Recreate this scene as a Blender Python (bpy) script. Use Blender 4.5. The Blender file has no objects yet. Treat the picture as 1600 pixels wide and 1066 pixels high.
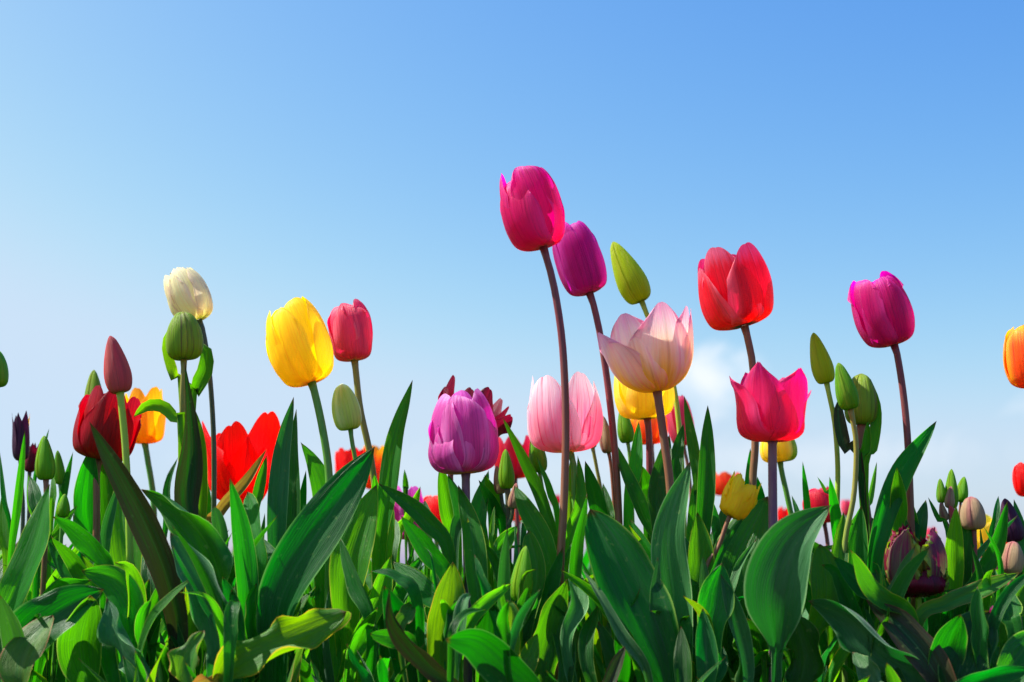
import bpy, math, random
import numpy as np
from mathutils import Vector

random.seed(7)
S = bpy.context.scene
COL = S.collection

# ------------------------------------------------------------------ camera
CAM_H = 0.12
PITCH = math.radians(10.0)
FPX = 2200.0                      # focal length in pixels of the 1600 px wide picture
cd = bpy.data.cameras.new('camera')
cam = bpy.data.objects.new('camera', cd)
COL.objects.link(cam)
cam.location = (0, 0, CAM_H)
cam.rotation_euler = (math.radians(90) + PITCH, 0, 0)
cd.sensor_width = 36
cd.lens = 36 * FPX / 1600
cd.clip_start = 0.02
cd.clip_end = 5000
cd.dof.use_dof = True
cd.dof.focus_distance = 1.08
cd.dof.aperture_fstop = 8.0
S.camera = cam

# ------------------------------------------------------------------ sky, sun, exposure
SUN_EL = math.radians(54)
SUN_AZ = math.radians(-80)        # clockwise from +Y (the view direction); negative = left
S.view_settings.view_transform = 'Standard'
S.view_settings.look = 'None'
S.view_settings.gamma = 1
S.view_settings.exposure = 1.0
w = bpy.data.worlds.new("World")
S.world = w
w.use_nodes = True
N = w.node_tree.nodes; L = w.node_tree.links
bg = N['Background']
sky = N.new('ShaderNodeTexSky')
sky.sky_type = 'NISHITA'
sky.sun_disc = False
sky.sun_elevation = SUN_EL
sky.sun_rotation = SUN_AZ
sky.air_density = 1.0
sky.dust_density = 1.8
sky.ozone_density = 3.0
sky.altitude = 0
bg.inputs['Strength'].default_value = 0.12
SKY_EXP = (2.2, 1.4, .5)
SKY_GAIN = (28.0, 10.0, 5.3)

def px_dir(px, py):
    c, s = math.cos(PITCH), math.sin(PITCH)
    x = (px - 800) / FPX; v = (533 - py) / FPX
    return np.array([x, c - v * s, s + v * c])

def px_world(px, py, d):
    r = px_dir(px, py)
    return np.array([0, 0, CAM_H]) + r * (d / r[1])

def cloud_mask(px, py, sx, sy):
    """soft patch of cloud round one direction of the sky, broken up by noise"""
    d = px_dir(px, py); d = d / np.linalg.norm(d)
    tc = N.new('ShaderNodeTexCoord')
    sub = N.new('ShaderNodeVectorMath'); sub.operation = 'SUBTRACT'
    L.new(tc.outputs['Generated'], sub.inputs[0]); sub.inputs[1].default_value = d
    mul = N.new('ShaderNodeVectorMath'); mul.operation = 'MULTIPLY'
    L.new(sub.outputs[0], mul.inputs[0]); mul.inputs[1].default_value = (1 / sx, 1 / sx, 1 / sy)
    ns = N.new('ShaderNodeTexNoise'); ns.inputs['Scale'].default_value = 22; ns.inputs['Distortion'].default_value = 1.0
    ns.inputs['Detail'].default_value = 8; ns.inputs['Roughness'].default_value = 0.62
    L.new(tc.outputs['Generated'], ns.inputs['Vector'])
    ln = N.new('ShaderNodeVectorMath'); ln.operation = 'LENGTH'
    L.new(mul.outputs[0], ln.inputs[0])
    ad = N.new('ShaderNodeMath'); ad.operation = 'MULTIPLY_ADD'
    L.new(ns.outputs['Fac'], ad.inputs[0]); ad.inputs[1].default_value = 1.6
    L.new(ln.outputs['Value'], ad.inputs[2])
    mr = N.new('ShaderNodeMapRange'); mr.interpolation_type = 'SMOOTHSTEP'
    L.new(ad.outputs[0], mr.inputs['Value'])
    mr.inputs['From Min'].default_value = 1.75; mr.inputs['From Max'].default_value = 0.75
    return mr.outputs[0]

def vmul(a, k):
    m = N.new('ShaderNodeVectorMath'); m.operation = 'MULTIPLY'; L.new(a, m.inputs[0]); m.inputs[1].default_value = k
    return m.outputs[0]
sx_ = N.new('ShaderNodeSeparateXYZ'); L.new(vmul(sky.outputs['Color'], (.12, .12, .12)), sx_.inputs[0])
cx_ = N.new('ShaderNodeCombineXYZ')
for i in range(3):              # film-like response of the sky: redder channels fall off faster away from the sun
    pw_ = N.new('ShaderNodeMath'); pw_.operation = 'POWER'; L.new(sx_.outputs[i], pw_.inputs[0]); pw_.inputs[1].default_value = SKY_EXP[i]
    ml_ = N.new('ShaderNodeMath'); ml_.operation = 'MULTIPLY'; L.new(pw_.outputs[0], ml_.inputs[0]); ml_.inputs[1].default_value = SKY_GAIN[i]
    mn_ = N.new('ShaderNodeMath'); mn_.operation = 'SMOOTH_MIN'; L.new(ml_.outputs[0], mn_.inputs[0]); mn_.inputs[1].default_value = (2.55, 3.2, 3.95)[i]; mn_.inputs[2].default_value = .7
    L.new(mn_.outputs[0], cx_.inputs[i])
last = cx_.outputs[0]
for (px, py, sx, sy, amt) in ((1105, 590, .05, .036, .8), (1300, 715, .16, .022, .26), (980, 660, .07, .03, .25),
                              (1640, 640, .035, .02, .35), (760, 740, .3, .03, .15)):
    m = cloud_mask(px, py, sx, sy)
    k = N.new('ShaderNodeMath'); k.operation = 'MULTIPLY'
    L.new(m, k.inputs[0]); k.inputs[1].default_value = amt
    mx = N.new('ShaderNodeMix'); mx.data_type = 'RGBA'
    L.new(k.outputs[0], mx.inputs['Factor'])
    L.new(last, mx.inputs['A']); mx.inputs['B'].default_value = (4.3, 4.4, 4.6, 1)
    last = mx.outputs['Result']
L.new(last, bg.inputs['Color'])

sd = bpy.data.lights.new('sun', 'SUN')
sd.energy = 4.9; sd.angle = math.radians(0.5); sd.color = (1.0, 0.95, 0.87)
sun = bpy.data.objects.new('sun', sd); COL.objects.link(sun)
sv = Vector((math.sin(SUN_AZ) * math.cos(SUN_EL), math.cos(SUN_AZ) * math.cos(SUN_EL), math.sin(SUN_EL)))
sun.rotation_euler = sv.to_track_quat('Z', 'Y').to_euler()

# ------------------------------------------------------------------ helpers
def crom(pts, n):
    """Catmull-Rom through pts, n samples, even in chord length"""
    P = np.array(pts, float)
    if len(P) == 2: P = np.array([P[0], (P[0] + P[1]) / 2, P[1]])
    t = np.concatenate([[0], np.cumsum(np.linalg.norm(np.diff(P, axis=0), axis=1) + 1e-9)]); t /= t[-1]
    Q = np.vstack([2 * P[0] - P[1], P, 2 * P[-1] - P[-2]])
    out = []
    for s in np.linspace(0, 1, n):
        i = min(max(np.searchsorted(t, s, side='right') - 1, 0), len(P) - 2)
        u = (s - t[i]) / (t[i + 1] - t[i])
        a, b, c, d = Q[i], Q[i + 1], Q[i + 2], Q[i + 3]
        out.append(.5 * ((2 * b) + (c - a) * u + (2 * a - 5 * b + 4 * c - d) * u * u + (3 * b - a - 3 * c + d) * u ** 3))
    return np.array(out)

def tab(keys, v):
    xs = [k[0] for k in keys]; ys = [k[1] for k in keys]
    n = len(xs)
    i = min(max(int(np.searchsorted(xs, v, side='right')) - 1, 0), n - 2)
    u = (v - xs[i]) / (xs[i + 1] - xs[i])
    m0 = (ys[i + 1] - ys[max(i - 1, 0)]) / (xs[i + 1] - xs[max(i - 1, 0)])
    m1 = (ys[min(i + 2, n - 1)] - ys[i]) / (xs[min(i + 2, n - 1)] - xs[i])
    h = xs[i + 1] - xs[i]
    return ((2 * u ** 3 - 3 * u * u + 1) * ys[i] + (u ** 3 - 2 * u * u + u) * h * m0
            + (-2 * u ** 3 + 3 * u * u) * ys[i + 1] + (u ** 3 - u * u) * h * m1)

def link_mesh(name, V, F, UV, mat, parent, origin):
    me = bpy.data.meshes.new(name)
    V = np.asarray(V) - np.asarray(origin)
    me.from_pydata([tuple(p) for p in V], [], F)
    if UV is not None:
        ul = me.uv_layers.new(name='UVMap')
        idx = np.zeros(len(me.loops), int); me.loops.foreach_get('vertex_index', idx)
        ul.data.foreach_set('uv', np.asarray(UV, float)[idx].ravel())
    me.polygons.foreach_set('use_smooth', [True] * len(me.polygons))
    me.materials.append(mat)
    me.update()
    o = bpy.data.objects.new(name, me); COL.objects.link(o)
    if parent: o.parent = parent
    return o

def grid_faces(nv, nu):
    return [(i * nu + j, i * nu + j + 1, (i + 1) * nu + j + 1, (i + 1) * nu + j) for i in range(nv - 1) for j in range(nu - 1)]

def nrm(a):
    return a / (np.linalg.norm(a) + 1e-12)

LANCE = [(0, .62), (.2, .80), (.45, 1), (.68, .86), (.86, .48), (.95, .2), (1, 0.0)]
BROAD = [(0, .28), (.2, .78), (.42, 1), (.66, .95), (.84, .66), (.95, .33), (1, 0.0)]
BLADE = [(0, .7), (.3, .95), (.55, 1), (.8, .66), (.93, .28), (1, 0.0)]
ROUND = [(0, .5), (.3, .85), (.6, 1), (.82, .86), (.94, .5), (1, 0.0)]

def leaf_mesh(pts, halfw, roll0, roll1, fold, wave, rs, keys=LANCE, ref=None, ext=0.0, nv=30, nu=9, shear=0.0):
    """pts base->tip; blade hung on a spine. ext = fraction of the spine that is only the narrow sheath."""
    C = crom(pts, nv)
    V = []; UV = []
    ref = np.array([0, -1, 0.0]) if ref is None else ref
    ph1, ph2 = rs.uniform(0, 6.3), rs.uniform(0, 6.3)
    f1 = rs.uniform(1.6, 3.0); f2 = rs.uniform(1.6, 3.0)
    slow = rs.uniform(-.12, .12)
    for i in range(nv):
        s = i / (nv - 1)
        T = nrm(C[min(i + 1, nv - 1)] - C[max(i - 1, 0)])
        n = ref - T * np.dot(ref, T)
        n = nrm(n) if np.linalg.norm(n) > .15 else nrm(np.cross(T, [1, 0, 0]))
        r = roll0 + (roll1 - roll0) * s + slow * math.sin(s * 5)
        sdv = np.cross(T, n)
        n2 = n * math.cos(r) + sdv * math.sin(r); sd2 = np.cross(T, n2)
        v = (s - ext) / (1 - ext)
        if v < 0: wd = keys[0][1] * (0.75 + .25 * (1 + v / max(ext, 1e-3)))
        else: wd = max(tab(keys, v), 0)
        fo = fold * (1.25 - .7 * s)
        for j in range(nu):
            u = -1 + 2 * j / (nu - 1)
            a = abs(u)
            # channelled cross-section: soft V with a rounded keel
            cr = fo * (math.sqrt(a * a + .04) - .2)
            wv = 0
            if a > 0:
                ph, f = (ph1, f1) if u > 0 else (ph2, f2)
                wv = wave * a ** 2.2 * math.sin(ph + f * 6.283 * s + .6 * math.sin(3 * s + ph)) * min(1, 3 * (1 - s) + .1)
            wv += .05 * math.sin(2.6 * u + 7 * s + ph1) * a + .035 * math.sin(5 * u - 11 * s + ph2) + (.018 + .02 * (halfw > .02)) * math.sin(13 * u + ph1 + 2 * s)
            ea, en = a, 0.0
            if a > .35:        # the outer part of the blade rolls over and back: a frilled margin
                phi = wave * 4.2 * math.sin((ph1, ph2)[u > 0] + 6.283 * s * (f1, f2)[u > 0] + 1.2 * math.sin(4 * s + ph1)) * min(1, 5 * (1 - s)) * min(1, .25 + 3 * s)
                phi = max(-1.7, min(1.7, phi)); k = (a - .35) / .65
                ea = .35 + .65 * k * math.cos(phi * k * .9); en = .65 * k * math.sin(phi * k * .9)
            side = math.copysign(ea, u) * (1 - .12 * fo * a) * wd * halfw
            V.append(C[i] + sd2 * (side + halfw * wave * .5 * math.sin(9 * s + ph2)) + n2 * ((cr + en) * wd * halfw + wv * halfw * .6) + T * shear * u * halfw * wd)
            UV.append((j / (nu - 1), max(v, 0)))
    return V, grid_faces(nv, nu), UV

def tube(pts, r0, r1, n=26, k=10, bulge=1.0):
    C = crom(pts, n); V = []; UV = []
    for i in range(n):
        T = nrm(C[min(i + 1, n - 1)] - C[max(i - 1, 0)])
        a = nrm(np.cross(T, [0, 1, 0.02])); b = np.cross(T, a)
        s = i / (n - 1); r = r0 + (r1 - r0) * s
        if i == n - 1: r *= bulge
        for j in range(k):
            t = 6.28318 * j / k
            V.append(C[i] + (a * math.cos(t) + b * math.sin(t)) * r); UV.append((j / k, s))
    F = [(i * k + j, i * k + (j + 1) % k, (i + 1) * k + (j + 1) % k, (i + 1) * k + j) for i in range(n - 1) for j in range(k)]
    F.append(tuple(range((n - 1) * k, n * k)))
    return V, F, UV

# ------------------------------------------------------------------ materials
def lin(c):
    return tuple(((x / 255) / 12.92 if x / 255 <= .04045 else ((x / 255 + .055) / 1.055) ** 2.4) for x in c) + (1,)

def ramp(nt, stops, interp='EASE'):
    r = nt.nodes.new('ShaderNodeValToRGB'); r.color_ramp.interpolation = interp
    e = r.color_ramp.elements
    while len(e) < len(stops): e.new(0.5)
    for el, (p, c) in zip(e, stops): el.position = p; el.color = c
    return r

def mixc(nt, fac, a, b, blend='MIX'):
    m = nt.nodes.new('ShaderNodeMix'); m.data_type = 'RGBA'; m.blend_type = blend
    for s, x in (('Factor', fac), ('A', a), ('B', b)):
        if hasattr(x, 'is_linked'): nt.links.new(x, m.inputs[s])
        else: m.inputs[s].default_value = x
    return m.outputs['Result']

def mth(nt, op, a, b=0.0, c=0.0):
    m = nt.nodes.new('ShaderNodeMath'); m.operation = op
    for i, x in enumerate((a, b, c)):
        if hasattr(x, 'is_linked'): nt.links.new(x, m.inputs[i])
        else: m.inputs[i].default_value = x
    return m.outputs[0]

def uv_parts(nt):
    uv = nt.nodes.new('ShaderNodeUVMap'); sp = nt.nodes.new('ShaderNodeSeparateXYZ')
    nt.links.new(uv.outputs[0], sp.inputs[0])
    u, v = sp.outputs[0], sp.outputs[1]
    edge = mth(nt, 'ABSOLUTE', mth(nt, 'MULTIPLY_ADD', u, 2.0, -1.0))
    return u, v, edge

def uv_noise(nt, su, sv, detail=3, rough=.6, rand=True):
    u, v, _ = uv_parts(nt)
    cm = nt.nodes.new('ShaderNodeCombineXYZ')
    nt.links.new(mth(nt, 'MULTIPLY', u, su), cm.inputs[0]); nt.links.new(mth(nt, 'MULTIPLY', v, sv), cm.inputs[1])
    if rand:
        oi = nt.nodes.new('ShaderNodeObjectInfo')
        nt.links.new(mth(nt, 'MULTIPLY', oi.outputs['Random'], 37.0), cm.inputs[2])
    n = nt.nodes.new('ShaderNodeTexNoise'); n.inputs['Scale'].default_value = 1
    n.inputs['Detail'].default_value = detail; n.inputs['Roughness'].default_value = rough
    nt.links.new(cm.outputs[0], n.inputs['Vector'])
    return n.outputs['Fac']

def smooth(nt, x, a, b):
    m = nt.nodes.new('ShaderNodeMapRange'); m.interpolation_type = 'SMOOTHSTEP'
    nt.links.new(x, m.inputs['Value']); m.inputs['From Min'].default_value = a; m.inputs['From Max'].default_value = b
    return m.outputs[0]

def shell(nt, col, tcol, tfac, rough, bump, bstr, spec=.5, sheen=0.0, bdist=.0006):
    """thin living tissue: part reflects, part lets the light through"""
    out = nt.nodes['Material Output']; p = nt.nodes['Principled BSDF']
    nt.links.new(col, p.inputs['Base Color'])
    if hasattr(rough, 'is_linked'): nt.links.new(rough, p.inputs['Roughness'])
    else: p.inputs['Roughness'].default_value = rough
    p.inputs['Specular IOR Level'].default_value = spec
    if sheen: p.inputs['Sheen Weight'].default_value = sheen; p.inputs['Sheen Tint'].default_value = (.8, .92, 1, 1)
    b = nt.nodes.new('ShaderNodeBump'); b.inputs['Strength'].default_value = bstr; b.inputs['Distance'].default_value = bdist
    nt.links.new(bump, b.inputs['Height']); nt.links.new(b.outputs[0], p.inputs['Normal'])
    t = nt.nodes.new('ShaderNodeBsdfTranslucent')
    nt.links.new(tcol, t.inputs['Color']); nt.links.new(b.outputs[0], t.inputs['Normal'])
    m = nt.nodes.new('ShaderNodeMixShader'); m.inputs[0].default_value = tfac
    nt.links.new(p.outputs[0], m.inputs[1]); nt.links.new(t.outputs[0], m.inputs[2])
    nt.links.new(m.outputs[0], out.inputs['Surface'])

def petal_mat(name, base, mid, tip, edge=None, streak=None, sa=.35, tf=.5, vb=.16, vt=.8, ea=.7, rough=.42, dark=None, rib=None):
    m = bpy.data.materials.new(name); m.use_nodes = True; nt = m.node_tree
    u, v, e = uv_parts(nt)
    wob = mth(nt, 'MULTIPLY_ADD', uv_noise(nt, 14, 2.2), .34, -.17)
    vv = mth(nt, 'ADD', v, wob)
    r = ramp(nt, [(0.02, lin(base)), (vb + .06, lin(mid)), (vt, lin(mid)), (1, lin(tip))])
    nt.links.new(vv, r.inputs[0])
    c = r.outputs[0]
    if edge:
        ee = mth(nt, 'ADD', e, wob)
        c = mixc(nt, mth(nt, 'MULTIPLY', mth(nt, 'MULTIPLY', smooth(nt, ee, .45, 1.0), smooth(nt, v, .1, .4)), ea), c, lin(edge))
    if streak:
        c = mixc(nt, mth(nt, 'MULTIPLY', smooth(nt, uv_noise(nt, 20, 1.3, 4, .65), .5, .68), sa), c, lin(streak))
    if rib:
        c = mixc(nt, mth(nt, 'MULTIPLY', mth(nt, 'MULTIPLY', smooth(nt, mth(nt, 'ADD', e, wob), .42, .05), smooth(nt, v, .9, .2)), rib[1]), c, lin(rib[0]))
    if dark:
        c = mixc(nt, smooth(nt, vv, .2, .04), c, lin(dark))
    fine = uv_noise(nt, 60, 1.6, 3, .7)
    c = mixc(nt, mth(nt, 'MULTIPLY', smooth(nt, fine, .35, .75), .32), c, mixc(nt, .5, c, (1, 1, 1, 1), 'OVERLAY'))
    med = uv_noise(nt, 26, 1.1, 3, .6)
    c = mixc(nt, mth(nt, 'MULTIPLY', smooth(nt, med, .5, .7), .42), c, mixc(nt, .5, c, (.02, 0, .02, 1), 'MULTIPLY'))
    # light through a petal comes out deeper and warmer than light off it
    g = nt.nodes.new('ShaderNodeGamma'); nt.links.new(c, g.inputs[0]); g.inputs[1].default_value = 1.12
    hb = nt.nodes.new('ShaderNodeHueSaturation'); nt.links.new(g.outputs[0], hb.inputs['Color'])
    hb.inputs['Saturation'].default_value = 1.2; hb.inputs['Value'].default_value = 1.45
    shell(nt, c, hb.outputs[0], tf, rough, mth(nt, 'ADD', fine, mth(nt, 'MULTIPLY', uv_noise(nt, 9, 1.2), 1.2)), .65, .35, 0, .0012)
    return m

def leaf_mat(name, a, b, tr, rim, rima=.8, tf=.42, rough=.42, stain=None, sta=0, sheen=.03):
    m = bpy.data.materials.new(name); m.use_nodes = True; nt = m.node_tree
    u, v, e = uv_parts(nt)
    oi = nt.nodes.new('ShaderNodeObjectInfo'); rnd = oi.outputs['Random']
    n1 = uv_noise(nt, 5, 2.5, 4, .6)
    c = mixc(nt, smooth(nt, n1, .3, .7), lin(a), lin(b))
    veins = mth(nt, 'ADD', mth(nt, 'MULTIPLY', uv_noise(nt, 46, .7, 2, .5), .6), mth(nt, 'MULTIPLY', uv_noise(nt, 110, 1.2, 2, .5), .4))
    c = mixc(nt, mth(nt, 'MULTIPLY', smooth(nt, veins, .46, .6), .45), c, mixc(nt, .5, c, lin((95, 135, 95))))
    t = mixc(nt, smooth(nt, veins, .4, .62), lin(tr), mixc(nt, .55, lin(tr), lin(a)))
    rimm = mth(nt, 'MULTIPLY', smooth(nt, e, .91, .99), rima)  # pale leaf margin, with rim light along the edge painted into the colour
    c = mixc(nt, rimm, c, lin(rim)); t = mixc(nt, rimm, t, lin(rim))
    # midrib seen as a paler line
    mid = mth(nt, 'MULTIPLY', smooth(nt, e, .07, .015), .25)
    c = mixc(nt, mid, c, lin((90, 140, 80)))
    # yellowing / browning near the tip and flecks of wear
    tipf = mth(nt, 'MULTIPLY', smooth(nt, mth(nt, 'ADD', v, mth(nt, 'MULTIPLY', n1, .05)), .97, 1.02), .8)
    c = mixc(nt, tipf, c, lin((125, 70, 45))); t = mixc(nt, tipf, t, lin((125, 80, 30)))
    tc = nt.nodes.new('ShaderNodeTexCoord')
    sp = nt.nodes.new('ShaderNodeTexNoise'); sp.inputs['Scale'].default_value = 190; sp.inputs['Detail'].default_value = 2
    nt.links.new(tc.outputs['Object'], sp.inputs['Vector'])
    flecks = mth(nt, 'MULTIPLY', smooth(nt, sp.outputs['Fac'], .66, .72), .5)
    c = mixc(nt, flecks, c, lin((120, 150, 80)))
    if stain:
        st = mth(nt, 'MULTIPLY', smooth(nt, mth(nt, 'ADD', uv_noise(nt, 7, 1.5, 4, .7), mth(nt, 'MULTIPLY', e, .18)), .42, .66), sta)
        c = mixc(nt, st, c, lin(stain)); t = mixc(nt, st, t, lin(stain))
    hs = []
    for x in (c, t):
        h = nt.nodes.new('ShaderNodeHueSaturation'); nt.links.new(x, h.inputs['Color'])
        nt.links.new(mth(nt, 'MULTIPLY_ADD', rnd, .035, .4825), h.inputs['Hue'])
        nt.links.new(mth(nt, 'MULTIPLY_ADD', mth(nt, 'FRACT', mth(nt, 'MULTIPLY', rnd, 17.3)), .5, .75), h.inputs['Value'])
        hs.append(h.outputs[0])
    rg = mth(nt, 'MULTIPLY_ADD', n1, .25, rough - .1)
    shell(nt, hs[0], hs[1], tf, rg, mth(nt, 'ADD', veins, mth(nt, 'MULTIPLY', n1, 2.0)), .6, .3, sheen, .0010)
    return m

def stem_mat(name, top, bot, side=None):
    m = bpy.data.materials.new(name); m.use_nodes = True; nt = m.node_tree
    u, v, e = uv_parts(nt)
    n1 = uv_noise(nt, 6, 9, 4, .7)
    r = ramp(nt, [(0, lin(bot)), (.35, lin(bot)), (.85, lin(top)), (1, lin(top))])
    nt.links.new(mth(nt, 'ADD', v, mth(nt, 'MULTIPLY_ADD', n1, .3, -.15)), r.inputs[0])
    c = mixc(nt, mth(nt, 'MULTIPLY', smooth(nt, n1, .42, .62), .42), r.outputs[0], mixc(nt, .3, r.outputs[0], lin((170, 160, 120))))
    p = nt.nodes['Principled BSDF']; nt.links.new(c, p.inputs['Base Color']); p.inputs['Roughness'].default_value = .5
    p.inputs['Subsurface Weight'].default_value = .15; p.inputs['Subsurface Radius'].default_value = (.002, .003, .001)
    b = nt.nodes.new('ShaderNodeBump'); b.inputs['Strength'].default_value = .3; b.inputs['Distance'].default_value = .0004
    nt.links.new(uv_noise(nt, 30, 12, 3, .6), b.inputs['Height']); nt.links.new(b.outputs[0], p.inputs['Normal'])
    return m

PM = dict(
    magenta=petal_mat('magenta petal', (200, 120, 120), (222, 14, 128), (248, 80, 188), (246, 78, 182), (180, 0, 90), .5, .58, .08),
    rightmag=petal_mat('rose magenta petal', (220, 150, 150), (205, 10, 125), (242, 70, 190), (240, 70, 180), (172, 0, 120), .4, .56, .08),
    purple=petal_mat('purple petal', (190, 110, 130), (206, 22, 156), (232, 92, 208), (232, 92, 212), (170, 0, 124), .5, .58, .08),
    lilac=petal_mat('lilac petal', (228, 205, 130), (214, 82, 172), (242, 152, 220), (244, 155, 222), (172, 36, 126), .6, .45, .2),
    cream=petal_mat('cream petal', (210, 212, 140), (246, 240, 200), (244, 232, 200), (235, 190, 205), (215, 205, 170), .35, .4, .25, .95, .35),
    yellow=petal_mat('yellow petal', (235, 190, 20), (255, 232, 30), (255, 236, 70), (255, 232, 40), (252, 204, 10), .3, .5),
    paleyel=petal_mat('pale yellow petal', (200, 190, 40), (248, 226, 60), (250, 240, 120), (252, 240, 130), (232, 200, 30), .3, .5),
    coral=petal_mat('coral pink petal', (225, 190, 130), (236, 78, 116), (244, 110, 140), (246, 130, 150), (205, 35, 85), .6, .42, .18),
    blush=petal_mat('white and pink petal', (245, 215, 140), (248, 172, 196), (254, 236, 236), (255, 246, 246), (226, 60, 122), .75, .4, .12, .6, .9),
    pinkyel=petal_mat('pink petal with yellow base', (252, 214, 10), (252, 228, 220), (246, 186, 208), (244, 160, 192), (226, 130, 170), .35, .4, .5, .75, .35, rib=((255, 228, 60), 1.0)),
    redpink=petal_mat('red petal with pink margin', (150, 10, 20), (232, 12, 48), (245, 120, 150), (248, 140, 165), (200, 0, 40), .4, .45, .1, .8, .7, dark=(60, 20, 20)),
    hotpink=petal_mat('hot pink petal', (215, 120, 70), (238, 40, 110), (246, 60, 140), (250, 90, 160), (215, 10, 80), .4, .48, .1),
    darkred=petal_mat('dark red petal', (130, 10, 25), (176, 2, 18), (172, 6, 40), (195, 10, 50), (115, 0, 16), .5, .48, .08),
    maroon=petal_mat('maroon petal', (80, 10, 40), (120, 4, 44), (130, 6, 50), (160, 14, 66), (70, 0, 34), .6, .35, .08),
    red=petal_mat('red petal', (245, 120, 20), (246, 14, 14), (250, 30, 20), None, (200, 0, 10), .6, .5, .1),
    crimson=petal_mat('crimson petal', (190, 30, 60), (214, 8, 50), (228, 40, 80), (235, 60, 100), (180, 0, 40), .3, .45, .1),
    amber=petal_mat('amber petal', (250, 190, 10), (255, 204, 14), (255, 180, 12), (255, 210, 30), (250, 160, 5), .5, .5),
    flame=petal_mat('yellow petal flamed red', (225, 60, 80), (250, 110, 30), (255, 200, 30), (255, 205, 40), (235, 40, 60), .75, .45, .1, .7, .95),
    orangered=petal_mat('orange red petal', (200, 50, 20), (238, 70, 25), (240, 100, 30), (242, 120, 40), (200, 20, 20), .6, .5, .1),
    budgreen=petal_mat('green bud petal', (100, 160, 40), (124, 190, 24), (150, 190, 60), (180, 200, 60), (80, 150, 24), .5, .54, rough=.4),
    budlime=petal_mat('lime bud petal', (110, 140, 20), (200, 216, 24), (186, 200, 50), (210, 210, 60), (150, 178, 20), .4, .56, rough=.4),
    budmauve=petal_mat('mauve bud petal', (100, 160, 50), (214, 104, 100), (210, 90, 98), (218, 88, 96), (175, 74, 78), .4, .44, .16, rough=.5),
    budplum=petal_mat('green bud petal with plum stripes', (130, 165, 40), (150, 186, 40), (140, 170, 55), (185, 190, 70), (112, 70, 60), .7, .48, .2, rough=.4),
    budpink=petal_mat('blush bud petal', (150, 170, 90), (178, 150, 110), (190, 110, 115), (185, 100, 105), (160, 110, 90), .6, .25, .25, .7, rough=.5),
    budwhite=petal_mat('pale green bud petal', (150, 190, 50), (214, 226, 120), (246, 250, 225), (246, 250, 210), (176, 206, 70), .6, .42, .2, .7, rough=.45),
    buddark=petal_mat('aubergine bud petal', (90, 90, 60), (72, 22, 60), (80, 20, 62), (90, 30, 70), (50, 12, 46), .5, .2, .1, rough=.45),
    parrot=petal_mat('maroon petal streaked green', (190, 160, 120), (120, 26, 70), (130, 24, 76), (170, 196, 60), (86, 140, 70), .85, .35, .2, .85, .95, rib=((90, 150, 90), .8)),
)
LM = dict(
    g=leaf_mat('leaf green', (20, 104, 24), (10, 86, 18), (72, 196, 0), (160, 200, 80), tf=.5),
    b=leaf_mat('leaf bright green', (40, 130, 20), (26, 112, 16), (108, 215, 0), (190, 215, 60), tf=.55),
    d=leaf_mat('leaf dark green', (12, 92, 18), (6, 74, 12), (48, 175, 0), (120, 180, 80), tf=.46, rough=.36),
    y=leaf_mat('leaf yellow green', (76, 150, 20), (44, 128, 16), (150, 220, 0), (235, 210, 50), tf=.5, rima=.95),
    s=leaf_mat('leaf blue green with bloom', (62, 124, 62), (36, 104, 42), (56, 170, 10), (150, 195, 120), tf=.32, rough=.48, sheen=.15),
    p=leaf_mat('leaf green flushed purple', (20, 66, 20), (12, 52, 14), (56, 120, 6), (130, 90, 60), tf=.36, stain=(70, 40, 32), sta=.6),
    w=leaf_mat('leaf with withered rim', (60, 130, 34), (34, 104, 26), (120, 190, 20), (200, 150, 90), tf=.42, rima=1, stain=(150, 120, 40), sta=.15),
    o=leaf_mat('leaf withering ochre', (120, 120, 40), (90, 100, 30), (170, 140, 40), (190, 120, 60), tf=.4, stain=(150, 90, 40), sta=.6),
)
SM = dict(
    plum=stem_mat('plum stem', (122, 40, 50), (140, 88, 50)),
    mauve=stem_mat('mauve stem', (112, 66, 92), (116, 84, 108)),
    brown=stem_mat('brown stem', (136, 82, 54), (110, 100, 52)),
    green=stem_mat('green stem', (84, 150, 34), (76, 150, 34)),
    lime=stem_mat('lime stem', (160, 194, 46), (140, 185, 40)),
    olive=stem_mat('olive stem', (136, 134, 44), (108, 150, 44)),
    dark=stem_mat('dark green stem', (58, 70, 44), (48, 92, 44)),
)

# ------------------------------------------------------------------ things
PLANTS = {}
def plant(key, name, label, cat, loc, group=None):
    o = bpy.data.objects.new(name, None); COL.objects.link(o)
    o.empty_display_size = .02
    o.location = (float(loc[0]), float(loc[1]), 0.0)
    o['label'] = label; o['category'] = cat
    if group: o['group'] = group
    PLANTS[key] = (o, np.array([loc[0], loc[1], 0.0]))
    return o

PROF = dict(
    egg=([(.10, 0), (.50, .015), (.80, .10), (.97, .30), (1.0, .50), (.93, .72), (.76, .90), (.55, 1.0)]),
    cup=([(.10, 0), (.52, .015), (.84, .10), (.98, .32), (1.0, .55), (.95, .80), (.88, 1.0)]),
    tall=([(.10, 0), (.50, .012), (.80, .08), (.96, .26), (1.0, .48), (.94, .74), (.72, .93), (.50, 1.0)]),
    open=([(.08, 0), (.34, .03), (.61, .16), (.79, .36), (.90, .60), (.97, .82), (1.02, 1.0)]),
    lily=([(.10, 0), (.52, .02), (.82, .12), (.92, .32), (.92, .55), (.94, .78), (1.04, 1.0)]),
    bowl=([(.08, 0), (.40, .03), (.70, .18), (.88, .42), (.98, .70), (1.05, 1.0)]),
    bud=([(.16, 0), (.62, .02), (.90, .12), (1.0, .30), (.83, .54), (.50, .79), (.22, .94), (.03, 1.0)]),
    fatbud=([(.16, 0), (.62, .02), (.92, .14), (1.0, .36), (.90, .60), (.66, .80), (.38, .93), (.05, 1.0)]),
)
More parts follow.
